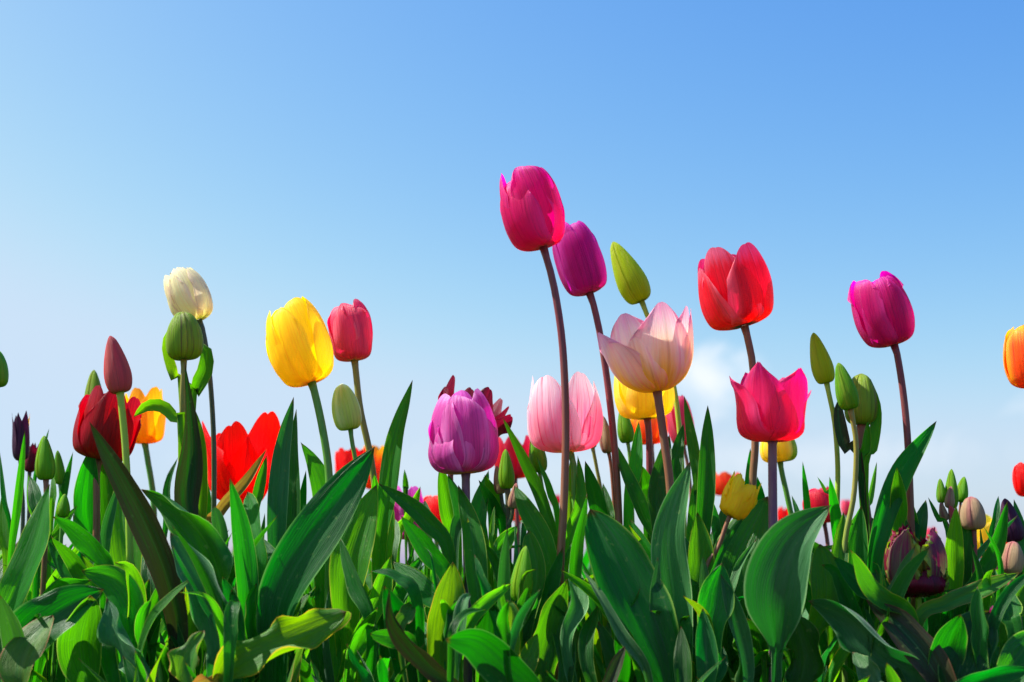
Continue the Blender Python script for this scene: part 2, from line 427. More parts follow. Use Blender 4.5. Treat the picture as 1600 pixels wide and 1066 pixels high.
WR = [(0, .22), (.12, .55), (.3, .86), (.52, 1), (.72, .97), (.87, .85), (.95, .70), (1, .55)]       # rounded tip
WF = [(0, .22), (.12, .55), (.3, .86), (.52, 1), (.72, 1), (.87, .92), (.95, .80), (1, .66)]      # broad blunt tip
WP = [(0, .22), (.12, .55), (.3, .88), (.48, 1), (.68, .88), (.84, .64), (.94, .38), (1, .12)]        # pointed tip
WB = [(0, .5), (.3, .95), (.5, 1), (.8, .9), (1, .5)]

def petal_mesh(prof, R, H, az, frame, o, layer, rs, wmax=1.0, wk=WR, crv=1.0, curl=0.0, sk=.03, ruf=.02, flare=0.0,
               hmul=1.0, bud=False, dent=.02, fringe=0.0, arc=.12, notch=.012, lay=None, nv=28, nu=17):
    A, F, Rt = frame
    C = crom(prof, 60)
    V = []; UV = []
    ph = [rs.uniform(0, 6.3) for _ in range(5)]
    cz, sz = math.cos(az), math.sin(az)
    D = F * cz + Rt * sz; Tn = -F * sz + Rt * cz
    lay = lay or (1.0, .93, .86)[layer]
    tilt = rs.uniform(-.03, .03)
    for i in range(nv):
        t = i / (nv - 1); v = 1 - (1 - t) ** 1.25
        wd = wmax * tab(wk, v)
        for j in range(nu):
            u = -1 + 2 * j / (nu - 1); a_ = abs(u)
            # rows of the grid bow, so the tip is a round arc with a faint notch
            ve = v if bud else max(0, v - (.02 + arc * v ** 3) * u * u - notch * v ** 8 * math.exp(-(u / .12) ** 2))
            q = min(ve * 59, 58.999); rr, zz = C[int(q)] * (1 - q % 1) + C[int(q) + 1] * (q % 1)
            rr = rr * (lay if v > .1 else 1 - (1 - lay) * v / .1)
            if bud:
                Rc = rr * R
                a = u * math.radians(66 * (1.0 if v < .7 else 1.0))
                xt = Rc * math.sin(a); xr = Rc * math.cos(a)
                xr += (.14 * math.cos(u * 1.57) + .02 * math.exp(-(u / .1) ** 2)) * R * min(1, v * 5) * min(1, 6 * (1.05 - v)) * (1 if layer == 0 else 0)
                xr += .10 * u * R * min(1, v * 4) * min(1, 5 * (1.02 - v))
            else:
                Rc = max(rr * R * crv, .05 * R)
                a = wd * R * u / Rc
                a = max(-1.35, min(1.35, a))
                xt = Rc * math.sin(a); xr = rr * R - Rc * (1 - math.cos(a))
                s4 = min(1, v * 3)
                xr += sk * u * R * s4 + curl * R * a_ ** 3 * v
                xr += R * ruf * s4 * (math.sin(ph[0] + 3.1 * u * wd + 5 * v) + .7 * math.sin(ph[1] - 5.3 * u * wd + 3 * v) * a_ * min(1, wd * 1.5))
                xr += R * ruf * .9 * a_ ** 4 * min(1, wd * 1.5) * math.sin(ph[2] + 14 * v)
                xr += flare * R * v * v * v
                xr -= R * dent * math.exp(-(u / .13) ** 2) * min(1, v * 3)          # groove along the midrib
                xt += tilt * R * v + R * ruf * .8 * v * math.sin(ph[3] + 4 * v)
            z = zz * H * hmul
            if not bud:
                z += H * ruf * .7 * v ** 6 * math.sin(ph[4] + 4 * u * wd)
                if fringe: 
                    e = max(a_, (v - .86) / .14) ** 4
                    z += H * fringe * e * math.sin(31 * u + 40 * v + ph[0]); xr += R * fringe * 2 * e * math.sin(47 * v + 23 * u + ph[1])
            V.append(o + D * xr + Tn * xt + A * z); UV.append(((u + 1) / 2, v))
    return V, grid_faces(nv, nu), UV

def head(root, origin, base, top, wpx, d, prof, mat, rot=0, lean=0.0, n=6, over=None, seed=0, **kw):
    """flower head from its stem joint (base) to its top, both in picture coordinates at distance d"""
    rs = random.Random(seed * 31 + 5)
    o = px_world(base[0], base[1], d); tp = px_world(top[0], top[1], d)
    H = np.linalg.norm(tp - o) * (1.0 if prof in ('bud', 'fatbud') else .965); R = wpx / 2 * d / FPX / math.cos(PITCH) * (.93 if prof in ('bud', 'fatbud') else 1.0)
    A = nrm(tp - o + np.array([0, -lean * H, 0]))
    F = nrm(np.array([0, -1, 0.]) - A * np.dot(A, [0, -1, 0.])); Rt = np.cross(A, F) * -1
    if Rt[0] < 0: Rt = -Rt
    over = over or {}
    bud = prof in ('bud', 'fatbud') or kw.pop('bud', False)
    P = PROF[prof]
    for k in range(n):
        layer = 0 if k < 3 else (1 if k < 6 else 2)
        az = math.radians(rot + (k % 3) * 120 + (0, 60, 25)[layer] + (rs.uniform(-7, 7) if not bud else 0))
        q = dict(wmax=.98 if layer == 0 else .92, crv=1.06 if layer == 0 else 1.0, hmul=(1.0, 1.0, .9)[layer] * rs.uniform(.97, 1.03))
        if bud: q['hmul'] = 1.0
        q.update(kw); q.update(over.get(k, {}))
        q['ruf'] = q.get('ruf', .02) * 1.25 + .006; m = q.pop('mat', mat)
        dz = q.pop('daz', 0)
        V, Fc, UV = petal_mesh(P, R, H, az + math.radians(dz), (A, F, Rt), o, layer, rs, bud=bud, **{'arc': .04 if q.get('wk') is WP else .2 if q.get('wk') is WF else .15, **q})
        link_mesh('petal', V, Fc, UV, PM[m], root, origin)
    return o, A

def tulip(key, label, d, base, top, wpx, prof, mat, stem, smat='green', sw=11, name='tulip', cat='tulip', rot=0, group=None, foot=None, **kw):
    sp = [px_world(x, y, d) for (x, y) in stem]
    low = sp[-1].copy()
    ground = np.array([low[0] + (sp[-1][0] - sp[-2][0]) * .6 if len(sp) > 1 else low[0], low[1], 0.0]) if foot is None else px_world(foot, 900, d) * [1, 1, 0]
    if abs(ground[0] - low[0]) > .05: ground[0] = low[0] + .05 * np.sign(ground[0] - low[0])
    root = plant(key, name, label, cat, ground, group)
    org = ground
    o, A = head(root, org, base, top, wpx, d, prof, mat, rot=rot, seed=sum(map(ord, key)), **kw)
    pts = [o + A * .0015] + sp
    if low[2] > .01:
        for f in (.3, .65): pts.append(low + (ground - low) * f + np.array([(sp[-1][0] - sp[-2][0]) * .25 * (1 - f) * (foot is None), 0, 0]))
        pts.append(ground)
    r = sw / 2 * d / FPX
    V, F, UV = tube(pts[::-1], r * 1.05, r * .92, n=34, bulge=1.25)
    link_mesh('stem', V, F, UV, SM[smat], root, org)
    return root

def leaf(key, d, w, pts, mat='g', roll=(0, 0), fold=.35, wave=.0, keys=LANCE, bend=0.0, seed=None, shear=0):
    root, org = PLANTS[key]
    rs = random.Random(seed if seed is not None else int(pts[0][0] * 7 + pts[-1][1]))
    n = len(pts); W_ = []
    if w < 56: w *= .88; j = rs.uniform(-18, 18); roll = (roll[0] + j, roll[1] - j + rs.uniform(-12, 12)); fold += .12
    if bend == 0: bend = rs.uniform(-.025, .035)
    for i, p in enumerate(pts):
        s = i / (n - 1)
        dd = p[2] if len(p) > 2 else 0
        W_.append(px_world(p[0], p[1], d + dd + bend * s * s))
    ext = 0.0
    if W_[0][2] > .012:
        Lr = sum(np.linalg.norm(W_[i + 1] - W_[i]) for i in range(n - 1))
        g = W_[0].copy(); g[2] = 0; g[0] += max(-.03, min(.03, (org[0] - g[0]) * .5)); g[1] += .5 * (org[1] - g[1]) if abs(org[1] - g[1]) < .15 else 0
        e = np.linalg.norm(W_[0] - g); ext = e / (e + Lr); W_ = [g] + W_
    V, F, UV = leaf_mesh(W_, w / 2 * d / FPX, math.radians(roll[0]), math.radians(roll[1]), fold * 1.2, wave * 1.25 + .02, rs, keys, ext=ext, nv=40, nu=15, shear=shear)
    return link_mesh('leaf', V, F, UV, LM[mat], root, org)

def leafy(key, label, px, d, group=None):
    g = px_world(px, 900, d)
    return plant(key, 'leafy_tulip', label, 'tulip plant', (g[0], g[1]), group)

# ---- the flowers --------------------------------------------------------------------------------
T = tulip
T('white', 'cream white tulip with pink nibbled rim on a curved dark stem', 1.12, (311, 500), (276, 420), 68, 'egg', 'cream',
  [(318, 520), (328, 590), (334, 690), (334, 800)], 'dark', 8.5, rot=-40, ruf=.03, crv=1.0, wmax=1.05, wk=WF, over={0: dict(hmul=.9), 3: dict(fringe=.02)})
T('fatbud', 'fat green bud with plum streaks and curled leaves below the cream tulip', 1.08, (287, 562), (286, 487), 57, 'fatbud', 'budplum',
  [(287, 585), (285, 640), (290, 760)], 'olive', 10, name='tulip_bud', cat='tulip bud', rot=-35)
T('mauvebud', 'slim mauve bud with green base on a straight stem before the dark red tulip', 1.04, (188, 614), (172, 525), 41, 'bud', 'budmauve',
  [(190, 635), (196, 700), (201, 800), (203, 900)], 'lime', 12, name='tulip_bud', cat='tulip bud', rot=-20)
T('hidbud', 'green and mauve bud peeking out behind the dark red tulip', 1.22, (148, 648), (147, 578), 30, 'bud', 'budplum', [(149, 700), (152, 790)], 'olive', 9,
  name='tulip_bud', cat='tulip bud', rot=30)
T('darkred', 'dark red tulip with pointed petals standing open behind a slim mauve bud', 1.12, (156, 719), (182, 610), 92, 'cup', 'darkred',
  [(151, 740), (151, 800), (150, 850)], 'brown', 12, rot=25, wmax=1.0, ruf=.035, over={0: dict(flare=.05), 1: dict(flare=.14, hmul=.9), 2: dict(flare=.12, hmul=.95)})
T('amberleft', 'amber yellow tulip half hidden behind the dark red tulip', 1.3, (226, 693), (226, 605), 62, 'cup', 'amber', [(231, 720), (240, 785)], 'green', 10, rot=40, ruf=.03)
T('plumyel', 'slender plum tulip with an amber petal showing, near the left edge', 1.22, (32, 720), (33, 642), 27, 'lily', 'buddark', [(33, 750), (36, 800)], 'dark', 7,
  rot=60, wk=WP, over={3: dict(mat='amber'), 1: dict(flare=.5, hmul=.75)})
T('plumopen', 'drooping dark plum petals beside the slender plum tulip', 1.25, (46, 738), (54, 690), 20, 'lily', 'maroon', [(45, 760), (45, 800)], 'dark', 6, rot=10, wk=WP)
T('lbud', 'upright green bud among thin blades at the left', 1.06, (72, 750), (69, 681), 30, 'bud', 'budgreen', [(72, 765), (73, 800)], 'brown', 9,
  name='tulip_bud', cat='tulip bud', rot=15)
T('lbud2', 'small dark green bud just right of the upright green bud at the left', 1.18, (94, 757), (90, 704), 17, 'bud', 'budgreen', [(95, 775), (96, 800)], 'green', 6,
  name='tulip_bud', cat='tulip bud', rot=70)
T('lbud3', 'low green bud in the gap left of the brown stem', 1.1, (98, 808), (101, 772), 20, 'bud', 'budgreen', [(97, 820), (95, 850)], 'green', 7,
  name='tulip_bud', cat='tulip bud', rot=10)
T('edgebud', 'green bud cut by the left edge of the picture', 1.05, (-6, 605), (-8, 546), 36, 'fatbud', 'budgreen', [(-6, 640), (-8, 760)], 'green', 9,
  name='tulip_bud', cat='tulip bud')
T('bigred', 'big bright red tulip wide open between the cream tulip stem and a grey green leaf', 1.25, (374, 792), (380, 662), 112, 'bowl', 'red',
  [(374, 800), (372, 840)], 'green', 12, rot=50, wmax=1.05, ruf=.07, crv=1.1, arc=.14, notch=.03, over={0: dict(hmul=1.12), 4: dict(hmul=.9)})
T('yellow', 'large yellow tulip leaning left on a green stem', 1.06, (487, 598), (445, 474), 97, 'egg', 'yellow',
  [(492, 615), (503, 665), (513, 730), (515, 800)], 'green', 13, rot=-28, ruf=.03, wk=WF, over={1: dict(hmul=1.03), 0: dict(hmul=.95)})
T('coral', 'coral pink tulip with closed petals just right of the large yellow tulip', 1.12, (554, 563), (543, 472), 70, 'tall', 'coral',
  [(556, 580), (563, 640), (580, 720), (590, 810)], 'olive', 11, rot=8, ruf=.045, wk=WF, over={0: dict(hmul=.97)})
T('palebud', 'pale green and white opening bud under the coral tulip', 1.08, (548, 671), (534, 600), 44, 'fatbud', 'budwhite', [(550, 690), (557, 730), (562, 790)], 'green', 7.5,
  name='tulip_bud', cat='tulip bud', rot=25)
T('redblur', 'red tulip behind the stem of the pale green bud', 1.7, (552, 764), (548, 698), 52, 'cup', 'red', [(553, 790), (555, 830)], 'brown', 7, rot=20)
T('orangeblur', 'red and orange tulip partly behind the olive stem', 1.75, (585, 765), (586, 694), 42, 'cup', 'flame', [(585, 790), (586, 830)], 'brown', 7, rot=0)
T('violet', 'violet tulip low among leaves left of the lilac tulip', 1.3, (640, 842), (630, 757), 56, 'cup', 'lilac', [(642, 860), (645, 900)], 'green', 8, rot=30, ruf=.07, n=9)
T('redleaf', 'red tulip half hidden by leaves below the lilac tulip', 1.5, (682, 840), (684, 774), 52, 'egg', 'red', [(683, 870), (683, 900)], 'green', 8, rot=0)
T('lilac', 'plump lilac tulip with many petals on a mauve stem', 1.05, (728, 740), (717, 611), 103, 'egg', 'lilac',
  [(728, 770), (729, 830), (731, 900)], 'mauve', 14, rot=5, n=9, ruf=.05, over={1: dict(hmul=.86, flare=.02), 2: dict(hmul=.8), 4: dict(hmul=1.04), 0: dict(hmul=.97, wmax=.8), 3: dict(hmul=1.0, lay=.97), 6: dict(lay=1.05, hmul=.66, wmax=.55, daz=-95, wk=WP, curl=.08), 7: dict(lay=1.04, hmul=.8, wmax=.6, daz=-80, wk=WP), 8: dict(lay=1.05, hmul=.5, wmax=.5, daz=50, wk=WP, curl=.1)})
T('maroon', 'dark maroon ruffled tulip opening behind the lilac tulip', 1.14, (712, 708), (754, 604), 104, 'bowl', 'maroon',
  [(704, 745), (709, 790), (714, 840)], 'plum', 9, rot=75, wk=WR, wmax=.6, ruf=.055, n=9, over={0: dict(hmul=.8, flare=.15), 3: dict(hmul=1.05), 1: dict(flare=.25), 2: dict(hmul=.8, flare=.2)})
T('redmid', 'round red tulip behind the cluster of slim buds right of the lilac tulip', 1.45, (805, 748), (800, 681), 60, 'cup', 'crimson', [(806, 770), (808, 810)], 'plum', 7, rot=60)
r = T('cluster', 'cluster of three slim green and brown buds on one dark stem', 1.1, (793, 764), (790, 702), 25, 'bud', 'budgreen', [(794, 790), (795, 840)], 'dark', 9,
  name='tulip_bud', cat='tulip bud', rot=10)
T('midbud', 'slim green bud left of the white and pink tulip', 1.15, (843, 738), (834, 675), 27, 'bud', 'budgreen', [(847, 760), (852, 800)], 'green', 6,
  name='tulip_bud', cat='tulip bud', rot=-20)
T('magenta', 'tallest magenta tulip on a long curved plum stem', 1.03, (849, 386), (816, 268), 97, 'egg', 'magenta',
  [(853, 400), (866, 450), (879, 540), (884, 660), (881, 790), (876, 870)], 'plum', 12.5, rot=-42, ruf=.04, wk=WF, over={0: dict(hmul=.88, sk=-.05, lay=1.04), 1: dict(hmul=1.03, wmax=.8, sk=.06), 3: dict(hmul=1.08, flare=.03), 2: dict(hmul=.92, flare=.08), 5: dict(hmul=1.05, flare=.1)})
T('purple', 'smooth purple tulip behind and right of the tallest magenta tulip', 1.1, (921, 458), (886, 349), 76, 'tall', 'purple',
  [(927, 475), (939, 530), (952, 620), (962, 720), (967, 810)], 'plum', 11.5, rot=12, ruf=.018, over={0: dict(wmax=1.08)})
T('pointbud', 'pointed lime green bud above the open pink and yellow tulip', 1.16, (1003, 471), (958, 378), 47, 'bud', 'budlime',
  [(1009, 487), (1030, 540), (1052, 600), (1063, 690)], 'lime', 8.5, name='tulip_bud', cat='tulip bud', rot=25)
T('pinkyel', 'open pink tulip with yellow base on a brown stem at the centre', 1.03, (1027, 612), (1006, 488), 154, 'open', 'pinkyel',
  [(1031, 640), (1038, 690), (1047, 760)], 'brown', 14, rot=8, wk=[(0, .22), (.12, .52), (.3, .84), (.5, 1), (.72, .95), (.88, .80), (.96, .62), (1, .42)], arc=.15, notch=-.012, wmax=.80, ruf=.035, crv=.85,
  over={0: dict(hmul=1.0, wmax=.84), 2: dict(flare=.1, hmul=.86, daz=35), 1: dict(hmul=1.0, daz=-35), 5: dict(daz=18, lay=.97, hmul=1.0), 3: dict(lay=.95, hmul=1.02)})
T('blush', 'white tulip flamed pink behind the long plum stem', 1.1, (884, 706), (877, 584), 118, 'cup', 'blush', [(896, 722), (898, 790), (899, 830)], 'green', 10,
  rot=-32, ruf=.03, wk=WR, wmax=.95, crv=.9, over={0: dict(hmul=.97), 1: dict(hmul=.93)})
T('yelhid', 'pale yellow tulip tucked under the open pink and yellow tulip', 1.13, (1011, 654), (1001, 560), 92, 'cup', 'paleyel', [(1014, 680), (1015, 750)], 'plum', 11, rot=15)
T('flamehid', 'red and amber tulip peeking out under the pale yellow tulip', 1.35, (1018, 694), (1012, 640), 56, 'cup', 'flame', [(1020, 720), (1024, 780)], 'brown', 7, rot=0)
T('pinkhid', 'small pink tulip behind the lime stem right of the pale yellow tulip', 1.4, (1068, 697), (1055, 618), 42, 'egg', 'coral', [(1075, 730), (1080, 780)], 'brown', 6, rot=30)
T('brownbud', 'brownish green bud against the purple tulip stem', 1.16, (951, 708), (942, 650), 22, 'bud', 'budpink', [(955, 730), (960, 800)], 'brown', 6, name='tulip_bud', cat='tulip bud')
T('gbud2', 'green bud hanging in shade beneath the pale yellow tulip', 1.2, (981, 692), (972, 636), 25, 'bud', 'budgreen', [(984, 715), (988, 790)], 'green', 6, name='tulip_bud', cat='tulip bud', rot=20)
T('olivestem', 'small olive bud on a thin bare stem right of the white and pink tulip', 1.2, (926, 700), (922, 672), 15, 'bud', 'budpink', [(932, 730), (940, 780)], 'olive', 6, name='tulip_bud', cat='tulip bud')
T('redpink', 'tall red tulip with pale pink margins standing above the hot pink tulip', 1.1, (1163, 509), (1128, 389), 112, 'cup', 'redpink',
  [(1168, 528), (1177, 580), (1180, 690), (1176, 760)], 'brown', 12.5, rot=38, ruf=.028, wk=WF, over={2: dict(hmul=.86), 0: dict(hmul=.98)})
T('hotpink', 'hot pink tulip with pointed flaring petals on a straight mauve stem', 1.0, (1207, 690), (1204, 574), 122, 'lily', 'hotpink',
  [(1207, 720), (1208, 860), (1209, 1000), (1208, 1080)], 'mauve', 15, rot=38, wk=WP, wmax=.92, ruf=.04, crv=.9,
  over={2: dict(hmul=.93, flare=.06), 3: dict(hmul=.72, flare=.1), 5: dict(hmul=1.04, lay=.97)})
T('yelgreen', 'yellow bud with a green flank below the hot pink tulip', 1.2, (1219, 722), (1212, 668), 56, 'fatbud', 'paleyel', [(1222, 740), (1231, 780), (1240, 830)], 'green', 9,
  name='tulip_bud', cat='tulip bud', rot=-20, over={1: dict(mat='budgreen')})
T('smallyel', 'small ruffled yellow tulip leaning on a brown stem', 1.02, (1140, 806), (1170, 748), 50, 'cup', 'yellow', [(1134, 822), (1122, 856), (1102, 892)], 'brown', 7.5,
  rot=15, ruf=.06, n=9, fringe=.025, foot=1084, over={0: dict(hmul=.85), 1: dict(hmul=.9, flare=.15), 3: dict(hmul=1.05)})
T('orangefar', 'orange red tulip out of focus left of the small ruffled yellow tulip', 1.9, (1134, 775), (1134, 737), 46, 'cup', 'orangered', [(1136, 790), (1138, 830)], 'brown', 5, rot=50)
T('crimfar', 'crimson tulip partly behind the big grey green leaf', 1.3, (1288, 818), (1277, 760), 52, 'egg', 'crimson', [(1292, 840), (1296, 880)], 'plum', 7, rot=-40)
T('limebud', 'pointed lime bud on a long thin lime stem', 1.1, (1292, 599), (1271, 520), 33, 'bud', 'budlime', [(1295, 615), (1304, 660), (1309, 730), (1308, 810)], 'lime', 8.5,
  name='tulip_bud', cat='tulip bud', rot=25)
T('leafbud', 'pointed green bud on an olive stem in front of the striped double bud', 1.04, (1329, 640), (1310, 567), 33, 'bud', 'budgreen',
  [(1333, 660), (1338, 700), (1334, 775), (1320, 850)], 'olive', 9, name='tulip_bud', cat='tulip bud', rot=40)
T('stripebud', 'stout green bud striped plum and wrapped in narrow green leaves', 1.09, (1347, 664), (1346, 584), 50, 'fatbud', 'budplum',
  [(1343, 690), (1349, 760), (1358, 830), (1366, 900)], 'brown', 14, name='tulip_bud', cat='tulip bud', rot=20)
T('rightmag', 'rose magenta tulip on a long plum stem near the right edge', 1.08, (1397, 539), (1362, 428), 87, 'egg', 'rightmag',
  [(1402, 555), (1412, 620), (1419, 700), (1424, 830)], 'plum', 12, rot=-10, ruf=.04, wk=WF, over={0: dict(hmul=.9), 1: dict(hmul=1.03), 2: dict(hmul=1.0, flare=.15)})
T('edgeflame', 'yellow and red flamed tulip cut by the right edge', 1.1, (1612, 606), (1600, 504), 72, 'egg', 'flame', [(1616, 640), (1620, 800)], 'green', 11, rot=-30)
T('edgered', 'red tulip cut by the right edge below the flamed tulip', 1.3, (1606, 776), (1600, 722), 40, 'egg', 'red', [(1607, 800), (1608, 860)], 'brown', 7, rot=0)
T('budtop', 'group of slim green and pinkish buds on one stem at the right', 1.1, (1487, 795), (1487, 733), 21, 'bud', 'budgreen', [(1487, 810), (1489, 850)], 'brown', 8,
  name='tulip_bud', cat='tulip bud', rot=10)
T('pinkbud', 'fat blush bud on a mauve stem beside the group of slim buds', 1.05, (1522, 828), (1517, 776), 37, 'fatbud', 'budpink', [(1523, 845), (1523, 890), (1520, 960)], 'plum', 8,
  name='tulip_bud', cat='tulip bud', rot=30)
T('darkbud', 'tall aubergine bud near the right edge', 1.08, (1586, 847), (1570, 779), 33, 'bud', 'buddark', [(1588, 860), (1590, 900)], 'dark', 8,
  name='tulip_bud', cat='tulip bud', rot=30)
T('yelfar', 'pale yellow tulip out of focus between the blush bud and the aubergine bud', 1.6, (1540, 862), (1540, 800), 56, 'bowl', 'paleyel', [(1541, 885), (1542, 920)], 'green', 7, rot=30, ruf=.06)
T('beigebud', 'beige green bud on a brown stem at the right edge', 1.03, (1580, 897), (1584, 846), 35, 'fatbud', 'budpink', [(1578, 915), (1573, 960), (1566, 1010)], 'plum', 8,
  name='tulip_bud', cat='tulip bud', rot=10)
T('parrot', 'ragged maroon and green parrot tulip among leaves at the right', 1.02, (1434, 930), (1424, 822), 88, 'egg', 'parrot', [(1436, 950), (1438, 1000)], 'lime', 10,
  rot=62, n=9, ruf=.07, fringe=.05, wmax=.8, crv=.95, over={5: dict(hmul=.38, lay=1.02, mat='maroon'), 0: dict(hmul=.95), 2: dict(hmul=1.0), 3: dict(mat='maroon', hmul=.8), 4: dict(mat='maroon', hmul=.9), 6: dict(hmul=.5, lay=1.05, wmax=.4), 8: dict(hmul=.6, lay=1.06, wmax=.4)})
T('frontbud', 'yellow tipped green bud low in the foreground leaves', 1.0, (813, 940), (822, 853), 34, 'bud', 'budgreen', [(812, 960), (810, 1010)], 'dark', 9,
  name='tulip_bud', cat='tulip bud', rot=15)
for (k, lb, x, y, wd, h, m, d) in (
    ('f1', 'orange yellow tulip blurred between the grey green leaf and the large dark diagonal leaf', 482, 832, 26, 34, 'amber', 2.4),
    ('f2', 'orange red tulip blurred in the gap right of the bud cluster', 812, 816, 34, 34, 'orangered', 2.2),
    ('f3', 'tiny bright red tulip blurred left of the thin green stem by the mauve stem', 1224, 820, 20, 28, 'red', 2.3),
    ('f5', 'red tulip blurred under the aubergine bud', 1580, 862, 50, 40, 'red', 1.7),
    ('f6', 'magenta tulip blurred left of the beige green bud', 1560, 905, 34, 40, 'rightmag', 1.6),
    ('f7', 'pink tulip blurred behind the beige green bud', 1592, 905, 34, 48, 'coral', 1.7),
    ('f8', 'red tulip blurred behind the stem of the blush bud', 1522, 872, 26, 34, 'red', 1.8),
    ('f9', 'amber and pink tulip blurred below the striped double bud', 1344, 865, 30, 44, 'flame', 1.6),
    ('f10', 'tiny pink tulip blurred in the gap left of the cream tulip stem', 323, 800, 12, 20, 'coral', 2.8),
    ('f11', 'tiny red tulip blurred left of the long plum stem', 868, 790, 16, 18, 'crimson', 2.6),
    ('f12', 'small salmon tulip blurred above the ragged parrot tulip', 1454, 845, 18, 22, 'coral', 2.2),
    ('f13', 'tiny pink tulip blurred by the brown stem at the left', 126, 812, 14, 14, 'coral', 2.8),
    ('f14', 'small magenta tulip blurred low between the right hand leaves', 1542, 975, 26, 30, 'rightmag', 1.5),
    ('f15', 'small pale pink tulip blurred left of the striped bud stem', 1322, 806, 16, 26, 'coral', 2.4)):
    T(k, lb, d, (x, y), (x, y - h), wd, 'cup', m, [(x, y + 12), (x + 2, y + 40)], 'green', 5 if d > 2 else 7, rot=x % 60)

def side_bud(key, base, top, wpx, d, mat, stem_to, smat='brown', sw=5, rot=0):
    root, org = PLANTS[key]
    o, A = head(root, org, base, top, wpx, d, 'bud', mat, rot=rot, seed=int(base[0]))
    pts = [px_world(stem_to[0], stem_to[1], d), px_world((stem_to[0] + base[0]) / 2 + (base[0] - stem_to[0]) * .25, (stem_to[1] + base[1]) / 2, d), o + A * .001]
    r = sw / 2 * d / FPX
    V, F, UV = tube(pts, r, r, n=8)
    link_mesh('stem', V, F, UV, SM[smat], root, org)
side_bud('cluster', (783, 772), (776, 728), 18, 1.11, 'budpink', (795, 812), 'dark', 6)
side_bud('cluster', (801, 795), (807, 755), 17, 1.09, 'budpink', (795, 820), 'dark', 6, 30)
for b, t, wd, m, dd in (((1472, 786), (1469, 748), 15, 'budgreen', .0), ((1501, 785), (1507, 745), 20, 'budgreen', .01), ((1483, 794), (1486, 760), 15, 'budpink', -.012),
                        ((1477, 814), (1470, 785), 13, 'budpink', -.01), ((1493, 812), (1484, 790), 12, 'budmauve', -.02)):
    side_bud('budtop', b, t, wd, 1.1 + dd, m, (1488, 832), 'brown', 4, int(b[0]) % 50)

# ---- plants that show leaves only --------------------------------------------------------------------
for a in (
    ('pa', 'cluster of thin upright blades at the left edge', 20, 1.08),
    ('pb', 'broad bright leaf plant leaning right from the left bottom corner', 30, 1.0),
    ('pc', 'bluish narrow leaf and green leaf crossing below the low green bud', 120, 1.03),
    ('pd', 'wavy edged dark leaf plant at bottom left', 205, .97),
    ('pe', 'plant with a long dark purple flushed blade sweeping up left', 278, .99),
    ('pf', 'upright single green leaf in front of the big red tulip', 383, 1.0),
    ('pg', 'tall twin grey green blades left of the yellow tulip stem', 445, 1.07),
    ('ph', 'very large dark diagonal leaf left of the pale bud', 440, 1.01),
    ('pi', 'low curling plant with yellow rimmed leaves in the foreground', 350, .93),
    ('pj', 'tall pointed bright leaf right of the coral tulip stem', 600, 1.1),
    ('pk', 'leaves bending left with dry tips under the lilac tulip', 690, 1.02),
    ('pl', 'dark curved leaf with purple rim low at the centre left', 700, .93),
    ('pm', 'broad dark leaf tip lying low in front of the centre bud', 800, .92),
    ('pn', 'giant folded green leaf under the white and pink tulip', 1010, .99),
    ('po', 'tall broad grey green leaf beside the giant folded leaf', 1058, 1.0),
    ('pp', 'narrow upright leaves right of the brown central stem', 1100, 1.08),
    ('pq', 'broad shaded leaf behind the small ruffled yellow tulip', 1145, 1.07),
    ('pr', 'large wavy leaf with pale rim at the lower right', 1380, .95),
    ('ps', 'twisted wavy leaf plant rising beside the rose magenta stem', 1370, 1.06),
    ('pt', 'upright bright leaf below the group of slim buds', 1490, 1.04),
    ('pu', 'low dark leaves in the bottom right corner', 1560, .95),
    ('pv', 'ochre withering leaf in front of the big red tulip', 350, 1.1),
    ('pw', 'short leaves crossing behind the yellow tipped bud', 850, 1.04),
    ('px', 'pointed dark leaves rising low right of the grey green leaf', 1110, .97),
):
    leafy(a[0], a[1], a[2], a[3])

# ---- the leaves, base to tip, in picture coordinates ---------------------------------------------------
LF = leaf
# left edge
LF('pa', 1.08, 17, [(14, 900), (26, 790), (39, 672)], 'b', (20, 30), .5)
LF('pa', 1.1, 14, [(18, 860), (8, 780), (0, 706)], 'g', (-20, -30), .5)
LF('pa', 1.12, 20, [(60, 860), (50, 780), (45, 740)], 'b', (10, 0), .4)
LF('pa', 1.1, 26, [(12, 900), (10, 840), (4, 770)], 'b', (30, 10), .4)
LF('lbud', 1.05, 26, [(60, 850), (55, 780), (47, 744)], 'd', (-10, 0), .5)
LF('lbud2', 1.18, 15, [(85, 860), (100, 770), (114, 706)], 'd', (30, 20), .5)
LF('lbud2', 1.2, 9, [(52, 790), (64, 720), (77, 669)], 'd', (30, 20), .5)
LF('lbud3', 1.12, 13, [(80, 830), (84, 770), (82, 740)], 'b', (0, 0), .4)
LF('lbud3', 1.12, 24, [(70, 900), (95, 830), (121, 790)], 'g', (30, 0), .4)
LF('pb', 1.0, 58, [(-12, 1010), (20, 930), (56, 850), (78, 757)], 'b', (35, -35), .5, .04, bend=.03)
LF('pb', .97, 42, [(12, 1075), (22, 1010), (0, 930)], 's', (40, 20), .5)
LF('pb', .98, 86, [(-5, 1066), (50, 990), (110, 945), (163, 922)], 'd', (-25, -10), .45, .04)
LF('pb', .95, 72, [(28, 1085), (38, 1025), (84, 962)], 'w', (10, -30), .6, .08, BROAD)
LF('pc', 1.05, 24, [(130, 950), (100, 895), (72, 841)], 's', (25, 30), .3)
LF('pc', 1.04, 44, [(150, 960), (125, 885), (80, 838)], 'g', (-10, -30), .4)
LF('pc', 1.02, 50, [(172, 930), (155, 860), (122, 826), (83, 806)], 'd', (-30, -30), .7, .1)
LF('darkred', 1.13, 50, [(145, 880), (136, 790), (143, 696)], 'g', (25, 10), .4, .06, BLADE)
